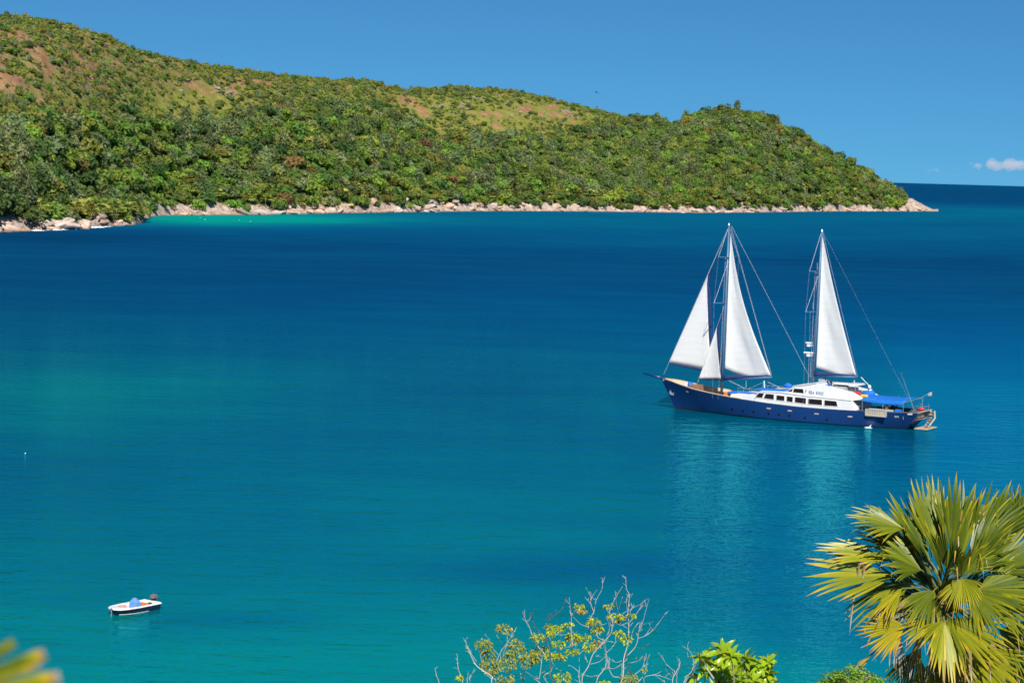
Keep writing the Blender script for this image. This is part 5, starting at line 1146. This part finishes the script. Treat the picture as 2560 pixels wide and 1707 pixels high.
LEAVES = [  # hub x, hub y, depth, heading, toward camera, radius, span, faces camera, age (lowest inside, leaf colour darkening the shaded centre), droop
    (990, 690, .35, 121, .12, 600, 62, .55, .26, .10), (1030, 640, .30, 106, .05, 590, 56, .60, .30, .07), (1080, 650, .7, 97, -.1, 580, 60, .55, .18, .08), (1140, 620, .25, 86, .05, 585, 52, .6, .28, .05), (1190, 640, .5, 76, 0, 575, 56, .5, .22, .06),
    (1290, 630, .40, 66, .05, 590, 58, .6, .26, .08), (1380, 600, .65, 56, -.05, 540, 66, .7, .17, .10), (1480, 600, .75, 62, 0, 500, 80, .75, .14, .10), (1620, 540, .7, 72, 0, 430, 90, .75, .14, .12), (930, 700, .2, 133, .15, 560, 60, .5, .30, .14),
    (860, 610, .25, 143, .15, 520, 72, .5, .26, .18), (880, 720, .1, 150, .2, 560, 56, .45, .33, .20), (800, 460, -.15, 162, .25, 450, 92, .50, .34, .30), (1100, 820, -.3, 112, .3, 470, 54, .5, .20, .10), (1180, 780, -.2, 84, .3, 480, 56, .5, .24, .10), (1260, 800, -.1, 52, .25, 480, 60, .5, .22, .12),
    (740, 800, -.25, 178, .25, 690, 62, .60, .40, .14), (840, 850, -.1, 203, .30, 560, 70, .70, .33, .28), (700, 690, -.1, 166, .2, 560, 60, .45, .42, .15), (790, 890, -.55, 212, .5, 330, 60, .6, .44, .40),
    (1215, 800, -.95, 70, .55, 330, 150, .75, .30, .15), (1215, 815, -1.0, -92, .6, 240, 140, .8, .40, .35), (1020, 880, .3, 128, .0, 500, 80, .5, .10, .10), (940, 960, .5, 158, -.1, 480, 90, .6, .10, .15),
    (805, 1160, -.65, 197, .15, 350, 104, .95, .53, .04), (1090, 1120, -.85, -84, .45, 480, 150, .95, .42, .10), (1100, 1110, -.75, -28, .35, 520, 84, .85, .40, .20), (1060, 1110, -.7, 206, .25, 330, 60, .85, .45, .16),
    (1330, 900, -.2, 12, .15, 520, 100, .6, .30, .16), (1380, 1010, -.35, -8, .25, 480, 80, .7, .34, .22), (1400, 780, .1, 32, .1, 520, 90, .6, .22, .12), (1560, 880, .1, 5, .05, 420, 110, .6, .28, .2),
    (1300, 1330, -.45, -48, .3, 460, 110, .85, .44, .14), (1480, 1180, .3, -28, .1, 440, 96, .7, .24, .2), (1150, 1350, .15, -92, .2, 440, 110, .85, .33, .16), (1250, 1230, .4, -62, .05, 470, 110, .6, .20, .2), (1560, 1400, .3, -62, 0, 430, 110, .6, .16, .2),
    (900, 1330, .2, -112, .1, 360, 90, .7, .36, .2), (1000, 1000, .6, 190, -.1, 420, 90, .5, .08, .2), (1200, 950, .6, 20, -.1, 460, 90, .5, .08, .2),
    (1120, 760, -.5, 100, .4, 380, 100, .6, .22, .1), (930, 760, -.35, 150, .35, 430, 90, .6, .27, .2), (1020, 900, -.55, 230, .5, 330, 90, .75, .30, .25), (1260, 900, -.6, -40, .5, 380, 90, .75, .32, .25), (980, 700, 0, 120, .2, 430, 80, .5, .16, .1), (1250, 700, .1, 50, .2, 470, 80, .55, .2, .1), (1680, 1050, .2, -10, .1, 400, 100, .7, .3, .2), (1000, 1420, .0, -100, .2, 380, 100, .8, .4, .2),
    (860, 930, -.3, 236, .2, 300, 46, .85, .86, .1), (905, 1240, -.3, -100, .2, 360, 42, .8, .80, .1), (1000, 1260, -.75, -96, .3, 310, 22, .9, .96, .1), (770, 1220, -.35, -88, .15, 330, 26, .7, .90, .1), (560, 1370, -.35, 222, .2, 240, 36, .85, .70, .1), (1180, 1400, -.2, -80, .2, 300, 50, .8, .74, .1), (640, 950, -.5, -92, .2, 300, 24, .8, .86, .1), (1420, 1250, -.2, -70, .2, 330, 30, .8, .82, .1)]
lrs = random.Random(5)
for i, (hx, hy, dz, al, tw, Rr, sp, fc, age, dr) in enumerate(LEAVES):
    age = age - .02 if age < .37 else age; al = R(al); hub = pc(hx, hy, dz); m = vR * math.cos(al) + vU * math.sin(al) + vC * tw; n_ = vC * (fc - .12) + UPZ * (1.2 - fc) + vR * lrs.uniform(-.5, .7); dead = age > .68
    lf = padd(fan_leaf(hub, m, n_, Rr * PD / FPX / 2.867, sp, max(6, int(sp / (4.4 if not dead else 5))), age, 900 + i, dr, .60 if not dead else .3, .17 if not dead else .35, .35 if dead else 0), 'leaf', M['palm_blade'], palm)
    if dead: lf['label'] = 'withered brown hanging leaf'
    elif age > .5: lf['label'] = 'yellowed leaf with frayed pale tips'
    h0 = heart + Vector((lrs.gauss(0, .06), lrs.gauss(0, .06), lrs.uniform(-.25, .15))); mid = h0.lerp(hub, .5) + UPZ * .10; mb = MB(); mb.tube([h0, mid, hub, hub + m.normalized() * .08], [.03, .018, .012, .003], 6); padd(mb, 'petiole', M['petiole'], lf, True)

# ------------------------------------------------------------------ thin-leaved trees below the viewpoint
def A4(p): return (1130 + p[0] / 5.659, 1430 + p[1] / 5.659)
def A5(p): return (1400 + p[0] / 5.659, 1430 + p[1] / 5.659)
M['leaf_yellow'] = leafy('leaf_yellow_green', (.48, .56, .03), .1, .35, .5, True, .01); M['leaf_bronze'] = leafy('leaf_bronze_green', (.36, .38, .045), .1, .3, .5, True, .01); M['leaf_gold'] = leafy('leaf_gold', (.60, .42, .03), .1, .3, .5, True, .01)
def thin_tree(name, label, cat, depth, polys, clusters, seed, base_px, bark, bark2=None):
    rs_ = random.Random(seed); b0 = at_depth(base_px, 1760, depth); root = empty(name, (b0[0], b0[1], float(ground_z(b0[0], b0[1])) - .1)); tag(root, label, cat); O = root.location.copy(); tops = []
    sc = depth / FPX
    mbt = MB(); foot = Vector(at_depth(base_px, 1760, depth)); mbt.tube([O - O, (foot - O) * .5 + Vector((.1, 0, 0)), foot - O + Vector((0, 0, -.15))], [.075, .06, .035], 8); tr = mbt.build('trunk', bark, root, smooth=True)
    for i, pl in enumerate(polys):
        dep = depth + rs_.gauss(0, .22); d1 = dep + rs_.gauss(0, .18); n_ = len(pl); L = sum(math.dist(pl[k], pl[k + 1]) for k in range(n_ - 1)); pts = []
        for k, p_ in enumerate(pl): pts.append(Vector(at_depth(p_[0], p_[1], dep + (d1 - dep) * k / max(1, n_ - 1))) - O)
        low = pl[0][1] > 1698
        r0 = (.0088 if low else .0056) * rs_.uniform(.85, 1.2) * min(1.2, .6 + L / 260); 
        if low: pts = [(foot - O) + Vector((0, 0, -.3))] + pts
        # smooth the path
        fine = []
        for k in range(len(pts) - 1):
            p0, p1, p2, p3 = pts[max(k - 1, 0)], pts[k], pts[k + 1], pts[min(k + 2, len(pts) - 1)]
            for q in range(4):
                t = q / 4; fine.append(.5 * ((2 * p1) + (p2 - p0) * t + (2 * p0 - 5 * p1 + 4 * p2 - p3) * t * t + (3 * p1 - p0 - 3 * p2 + p3) * t ** 3))
        fine.append(pts[-1]); m__ = len(fine)
        mb = MB(); mb.tube(fine, [r0 * (1 - .72 * k / (m__ - 1)) for k in range(m__)], 6)
        for k in range(int(L / 16)):                     # side twigs
            j = rs_.randrange(max(1, m__ // 3), m__); d = fine[j] - fine[j - 1]
            if d.length < 1e-6: continue
            d.normalize(); sd = (d + Vector((rs_.gauss(0, .8), rs_.gauss(0, .5), rs_.gauss(.25, .5)))).normalized(); ln = rs_.uniform(.03, .13); e = fine[j] + sd * ln
            mb.tube([fine[j], fine[j].lerp(e, .55) + Vector((0, 0, .01)), e + UPZ * ln * .2], [.0045, .0035, .0018], 4)
        mb.build('branch', bark2 if (bark2 and rs_.random() < .12) else bark, tr, smooth=True)
    for (cx, cy, rx, ry, mt) in clusters:
        dep = depth + rs_.gauss(0, .15) - .05; mb = MB(); c_ = Vector(at_depth(cx, cy, dep)) - O; nl = int(26 + rx * ry * .5)
        for k in range(nl):
            a = rs_.uniform(0, 6.283); q = math.sqrt(rs_.random()) * 1.15; p_ = c_ + vR * math.cos(a) * q * rx * sc + vU * (math.sin(a) * q * ry) * sc + vC * rs_.gauss(0, rx * .5) * sc
            d = (Vector((math.cos(a), rs_.uniform(-1, 1), -.55 + rs_.gauss(0, .5)))).normalized(); n_ = (UPZ * .7 + vC * .5 + Vector((rs_.gauss(0, .5), rs_.gauss(0, .5), 0))).normalized(); w = n_.cross(d).normalized(); n2 = d.cross(w); ln = rs_.uniform(.032, .068); wd = ln * .25
            mb.add([p_, p_ + d * ln * .45 + w * wd - n2 * .004, p_ + d * ln - UPZ * ln * .25, p_ + d * ln * .45 - w * wd - n2 * .004], [(0, 1, 2, 3)], rs_.uniform(.6, 1.3))
        mb.build('leaf_cluster', M[mt], root)['kind'] = 'stuff'
PA = [[(560, 1560), (570, 1480), (440, 1390), (340, 1310), (270, 1180), (220, 1060), (190, 960)], [(350, 1260), (270, 1150), (230, 1060), (180, 1080)], [(570, 1460), (640, 1230), (720, 1080), (840, 910), (885, 830)], [(840, 910), (805, 870), (760, 820)], [(720, 1050), (685, 960)], [(660, 1170), (560, 1050), (505, 920)],
      [(1000, 1560), (900, 1480), (770, 1410), (640, 1380)], [(760, 1410), (700, 1320), (690, 1210)], [(970, 1310), (910, 1150)], [(1000, 1560), (1010, 1420), (1040, 1380), (1080, 1250)], [(720, 1200), (740, 1110), (820, 930)], [(440, 1390), (420, 1300), (440, 1200)], [(620, 1560), (560, 1500), (450, 1420)]]
CA = [(740, 790, 85, 55), (450, 1020, 100, 80), (520, 1150, 70, 70), (530, 1310, 105, 85), (910, 1030, 85, 95), (800, 1270, 95, 90), (1080, 1210, 105, 100), (740, 1520, 110, 55), (840, 1130, 60, 50), (1180, 1180, 60, 60), (600, 1390, 60, 40)]
thin_tree('sparse_tree', 'low tree with bronze-green leaf tufts at the bottom edge, left of the bare one', 'tree', 38.0, [[A4(p) for p in pl] for pl in PA], [(*A4((x, y)), rx / 5.659, ry / 5.659, 'leaf_bronze') for x, y, rx, ry in CA], 11, 1238, M['bark_pale'])
PB4 = [[(1440, 1560), (1390, 1320), (1380, 1110), (1340, 960), (1330, 800), (1370, 660), (1440, 610), (1560, 510), (1622, 360)], [(1370, 650), (1355, 590), (1345, 570)], [(1380, 1100), (1420, 950), (1450, 870)], [(1550, 1390), (1470, 1350), (1400, 1230)], [(1390, 1250), (1210, 1040), (1140, 900), (1090, 760), (1050, 690), (1010, 600)],
       [(1300, 1000), (1250, 855), (1170, 750), (1130, 640), (1160, 520)], [(1240, 1560), (1240, 1480), (1270, 1250), (1275, 1130)], [(1450, 870), (1530, 885), (1660, 870)], [(1420, 1140), (1555, 1080), (1700, 1040), (1800, 980)], [(1555, 1080), (1540, 860)], [(1240, 1560), (1150, 1480), (1030, 1390)], [(1330, 1540), (1400, 1400), (1420, 1330)], [(1050, 700), (1085, 670)], [(1360, 1350), (1300, 1330), (1330, 1540)]]
PB5 = [[(285, 1560), (275, 1350), (270, 1150)], [(270, 1160), (330, 1100), (400, 1050)], [(310, 1560), (400, 1330), (470, 1150), (560, 1050), (640, 960), (730, 840), (740, 690), (700, 580), (720, 500), (790, 350), (885, 200)], [(640, 960), (540, 920), (500, 800), (480, 700), (430, 640)], [(415, 900), (400, 770), (430, 660), (480, 560), (510, 400), (590, 240), (605, 95)],
       [(510, 400), (430, 330), (378, 235)], [(480, 560), (435, 440), (440, 370), (525, 240)], [(435, 440), (345, 345)], [(515, 1560), (600, 1400), (650, 1320), (655, 1150), (720, 1080), (800, 970)], [(1060, 1560), (1000, 1400), (950, 1230), (935, 1080)], [(950, 1180), (1060, 1060), (1100, 950), (1110, 850), (1160, 740), (1230, 480), (1262, 370)],
       [(1230, 490), (1170, 460)], [(1110, 930), (1200, 900), (1310, 820), (1400, 710), (1475, 605)], [(1190, 910), (1270, 800), (1275, 745)], [(1070, 1050), (1150, 1070), (1285, 1000)], [(1160, 740), (1240, 720), (1320, 695)], [(860, 1560), (900, 1230), (960, 1000), (970, 720), (960, 560), (980, 330), (940, 230), (930, 60)], [(980, 330), (940, 380), (950, 560)], [(930, 180), (880, 150)], [(985, 320), (1010, 300)],
       [(970, 720), (1040, 640), (1130, 510), (1145, 450), (1180, 405)], [(960, 710), (850, 745), (760, 690)], [(880, 585), (1000, 520), (1130, 455)], [(990, 560), (1045, 440)], [(840, 1560), (880, 1280), (920, 1120)], [(400, 770), (290, 730), (190, 630)], [(870, 1250), (790, 1270), (700, 1220), (640, 1130)], [(950, 1220), (880, 1290), (750, 1360), (650, 1330)],
       [(840, 1540), (750, 1470), (690, 1350), (660, 1180), (630, 980)], [(280, 1420), (200, 1350), (130, 1310)], [(300, 1430), (420, 1470), (500, 1465)], [(990, 1280), (1110, 1250), (1195, 1195)], [(1060, 1440), (1170, 1340), (1200, 1180)], [(1090, 1560), (1200, 1430), (1225, 1360), (1232, 1230)], [(180, 1050), (160, 850), (160, 620), (140, 450)], [(430, 890), (460, 800)], [(410, 1300), (560, 1260), (640, 1180)], [(390, 1270), (340, 1140)],
       [(1000, 1000), (1030, 830), (1110, 700)], [(830, 570), (810, 500), (790, 340)], [(830, 530), (850, 450), (885, 360)], [(790, 330), (735, 310)], [(160, 620), (210, 560)], [(140, 480), (100, 490)], [(640, 960), (740, 980), (830, 950)], [(660, 900), (700, 780), (670, 640), (700, 540)], [(500, 1180), (600, 1200)], [(575, 750), (660, 720)], [(540, 700), (575, 750)]]
CB4 = [(1220, 910, 90, 50, 'leaf_yellow'), (1390, 770, 60, 45, 'leaf_yellow'), (1520, 790, 65, 50, 'leaf_yellow'), (1500, 1000, 75, 40, 'leaf_yellow'), (1250, 1090, 100, 50, 'leaf_bronze'), (1390, 1170, 80, 40, 'leaf_yellow'), (1540, 1180, 80, 50, 'leaf_yellow'), (1720, 930, 80, 65, 'leaf_yellow'), (1710, 1110, 70, 40, 'leaf_yellow'), (1570, 1480, 100, 75, 'leaf_yellow'), (1400, 850, 40, 50, 'leaf_yellow'), (1660, 730, 45, 25, 'leaf_yellow')]
CB5 = [(190, 900, 85, 60, 'leaf_yellow'), (360, 910, 60, 35, 'leaf_yellow'), (400, 1040, 55, 60, 'leaf_yellow'), (690, 465, 55, 30, 'leaf_yellow'), (790, 620, 90, 45, 'leaf_yellow'), (870, 630, 35, 25, 'leaf_gold'), (810, 690, 20, 25, 'leaf_gold'), (270, 480, 55, 40, 'leaf_yellow'), (320, 545, 50, 28, 'leaf_gold'), (490, 690, 60, 45, 'leaf_yellow'), (405, 712, 18, 20, 'leaf_gold'), (530, 800, 60, 60, 'leaf_yellow'), (560, 790, 40, 30, 'leaf_gold'), (830, 850, 55, 35, 'leaf_yellow'), (940, 940, 60, 60, 'leaf_yellow'), (515, 1020, 45, 55, 'leaf_gold'), (980, 1500, 110, 75, 'leaf_bronze'), (1010, 600, 45, 25, 'leaf_yellow'), (1190, 1370, 25, 15, 'leaf_yellow'), (640, 1550, 60, 30, 'leaf_yellow')]
M['bark_dark'] = plain('bark_dark', (.13, .10, .085), .9, .3, 6.0)
thin_tree('bare_tree', 'tallest nearly bare tree with grey twigs and yellow-green tufts', 'tree', 41.0, [[A4(p) for p in pl] for pl in PB4] + [[A5(p) for p in pl] for pl in PB5], [(*A4((x, y)), rx / 5.659, ry / 5.659, mt) for x, y, rx, ry, mt in CB4] + [(*A5((x, y)), rx / 5.659, ry / 5.659, mt) for x, y, rx, ry, mt in CB5], 12, 1490, M['bark_pale'], M['bark_dark'])
PC_ = [[(1590, 1560), (1640, 1420), (1680, 1330), (1690, 1215)], [(1640, 1410), (1520, 1310), (1415, 1170)], [(1690, 1340), (1760, 1290), (1830, 1210)], [(1600, 1480), (1530, 1420), (1490, 1355)], [(1190, 1560), (1340, 1450), (1580, 1520)], [(1650, 1560), (1660, 1440), (1690, 1340)], [(1680, 1250), (1650, 1190)], [(1750, 1560), (1860, 1400), (1890, 1280), (1850, 1130), (1725, 1035)], [(1770, 1560), (1880, 1440), (1900, 1330), (1890, 1250)], [(1480, 1560), (1470, 1545), (1340, 1450)]]
thin_tree('bare_shrub', 'small leafless shrub with curving pale twigs beside the glossy bush', 'shrub', 39.0, [[A5(p) for p in pl] for pl in PC_], [], 13, 1690, M['bark_pale'])
PE = [[(150, 1560), (90, 1370), (75, 1170)], [(90, 1360), (10, 1340)], [(130, 1500), (90, 1530)]]
thin_tree('bare_sapling', 'single thin upright twig farthest left among the bare branches', 'sapling', 38.0, [[A4(p) for p in pl] for pl in PE], [(*A4((105, 1480)), 5, 3, 'leaf_yellow')], 14, 1160, M['bark_pale'])
thin_tree('bare_sapling', 'short forked twigs between the lone twig and the bronze-leaved tree', 'sapling', 38.3, [[A4(p) for p in pl] for pl in [[(250, 1560), (260, 1470), (330, 1380)], [(215, 1560), (220, 1490), (232, 1400)]]], [], 15, 1175, M['bark_pale'])
thin_tree('bare_sapling', 'thin bent twig at the bottom edge left of all other bushes', 'sapling', 38.6, [[(1098, 1712), (1092, 1690), (1087, 1668)]], [], 16, 1100, M['bark_pale'])

# ------------------------------------------------------------------ glossy bush with leaves in whorls
M['glossy'] = leafy('glossy_leaf', (.34, .48, .020), .22, .30, .28, True, .015, .5)
def whorl_leaf(seed):
    rs_ = random.Random(seed); mb = MB(); rows = []
    for i in range(7):
        t = i / 6; w = .165 * math.sin(math.pi * min(1, .10 + t * .93) ** 1.25) ** .8 + .012; z = .10 * t - (.30 + .25 * rs_.random()) * t * t
        rows.append([(t, -w, z + .05 * w / .2), (t, 0, z - .02), (t, w, z + .05 * w / .2)])
    mb.grid(rows); mb.t = [.9 + .2 * rs_.random()] * len(mb.v); return mb.mesh('leaf', M['glossy'], True)
WL = [whorl_leaf(i) for i in range(6)]
def A6(x, y): return 1680 + x / 5.113, 1560 + y / 5.113
GD = 37.0; g0 = at_depth(1845, 1760, GD); gb = empty('glossy_bush', (g0[0], g0[1], float(ground_z(g0[0], g0[1])) - .1)); tag(gb, 'bright green bush with large glossy leaves in whorls', 'bush'); GO = gb.location.copy(); grs = random.Random(3)
foot = Vector(g0) - GO
mb = MB(); mb.tube([(0, 0, 0), foot * .5, foot - Vector((0, 0, .3))], [.06, .05, .035], 7); stem = mb.build('stem', M['bark_pale'], gb, smooth=True)
for (x, y, s_) in [(640, 350, 1.1), (470, 450, 1.0), (760, 420, .9), (960, 450, .95), (1010, 590, 1.05), (1220, 480, .8), (1215, 640, 1.0), (760, 680, 1.05), (900, 640, .8), (520, 580, .9), (285, 690, .75), (350, 430, .7), (640, 560, .9), (1030, 720, .9), (820, 480, .8), (1110, 560, .8), (1180, 740, .8), (400, 600, .8), (880, 740, .9), (600, 740, .8)]:
    c = Vector(at_depth(*A6(x, y), GD + grs.gauss(0, .2))) - GO
    mb = MB(); mb.tube([foot - Vector((0, 0, .2)), foot.lerp(c, .6) - Vector((0, 0, .05)), c], [.016, .012, .009], 5); mb.build('twig', M['bark_pale'], stem)
    ax_ = Vector((grs.gauss(0, .35), -.35 + grs.gauss(0, .3), 1)).normalized(); a0 = ax_.orthogonal().normalized(); b0 = ax_.cross(a0)
    for k in range(14):
        th = k * 2.399; el = 1.1 - 1.75 * k / 14 + grs.gauss(0, .1); d = (a0 * math.cos(th) + b0 * math.sin(th)) * math.cos(el) + ax_ * math.sin(el); side = d.cross(ax_).normalized(); up_ = side.cross(d); L = .25 * s_ * grs.uniform(.75, 1.15)
        o = bpy.data.objects.new('leaf', WL[grs.randrange(6)]); COL.objects.link(o); o.parent = gb
        o.matrix_local = Matrix(((d.x, side.x, up_.x, c.x), (d.y, side.y, up_.y, c.y), (d.z, side.z, up_.z, c.z), (0, 0, 0, 1))) @ Matrix.Diagonal((L, L, L, 1))
# low dark bushes around the palm foot
M['leaf_bush'] = leafy('leaf_bush', (.24, .34, .03), .15, .3, .5)
for (cx, cy, dep, sx, sz, sd, lb) in [(2130, 1690, 34.4, .56, .40, 71, 'small-leaved green bush at the bottom edge between glossy bush and palm'), (2560, 1610, 40.0, .75, .60, 72, 'dark small-leaved bush behind the palm at the picture corner'), (2420, 1720, 39.5, 1.0, .6, 73, 'small-leaved bush half hidden under the lowest palm leaves')]:
    P0 = at_depth(cx, cy, dep); gz0 = float(ground_z(P0[0], P0[1])) - .1; o = empty('low_bush', (P0[0], P0[1], gz0)); tag(o, lb, 'bush'); h = P0[2] - gz0
    mb = crown_round(sd, 22, 170, .8, .045); mb.v = [(v[0] * sx, v[1] * sx, v[2] * sz + h - sz * .75) for v in mb.v]; mb.build('crown', M['leaf_bush'], o)
    mb = MB(); mb.tube([(0, 0, 0), (.06, 0, h * .5), (0, 0, h - sz * .3)], [.06, .05, .03], 7)
    for k in range(9): th = k * 2.4; mb.tube([(0, 0, h - sz * .6), (math.cos(th) * sx * .5, math.sin(th) * sx * .5, h + sz * .1)], [.02, .006], 5)
    mb.build('trunk', M['bark'], o, smooth=True)

# ------------------------------------------------------------------ palm leaf close to the camera, out of focus
ND = 3.0
def A7(x, y, dz=0.0): return Vector(at_depth(x / 9.985, 1550 + y / 9.985, ND + dz))
hub = A7(-2300, 2250, .1); gnd = float(ground_z(hub.x, hub.y)); yp = empty('young_palm', (hub.x, hub.y, gnd - .05)); tag(yp, 'blurred palm leaf tips close to the camera at the bottom corner', 'palm leaf'); YO = yp.location.copy()
M['tip_blade'] = M['palm_blade']
for (tx, ty, w0, ag, tip) in [(360, 470, 140, .34, .1), (1130, 760, 180, .26, .66), (1500, 1330, 180, .43, .55), (800, 1750, 170, .4, .3), (-300, 200, 150, .35, .3), (1000, 1040, 80, .46, .5)]:
    tipv = A7(tx, ty); d = tipv - hub; s_ = d.cross(vC).normalized(); k_ = 1 / 9.985 * ND / FPX; V_, T_ = [], []
    for i in range(13):
        t = i / 12; hw = w0 * k_ * min(1, t * 2.2 + .06) * (1 if t < .97 else .8); p_ = hub + d * t - YO - UPZ * .004 * t * t
        V_ += [p_ - s_ * hw, p_ + vC * hw * .35, p_ + s_ * hw]; a = ag + (tip * max(0, (t - .86) / .14) ** 1.2); T_ += [a, a, a + .02]
    mb = MB(); mb.v = [tuple(v) for v in V_]; mb.t = T_
    for i in range(12): mb.f += [(i * 3, i * 3 + 1, i * 3 + 4, i * 3 + 3), (i * 3 + 1, i * 3 + 2, i * 3 + 5, i * 3 + 4)]
    mb.build('leaf_blade', M['palm_blade'], yp)
mb = MB(); mb.tube([(0, 0, 0), (hub - YO) * .5 + Vector((-.04, 0, 0)), hub - YO], [.016, .012, .006], 7); mb.build('petiole', M['petiole'], yp, smooth=True)
#@@FORE_END
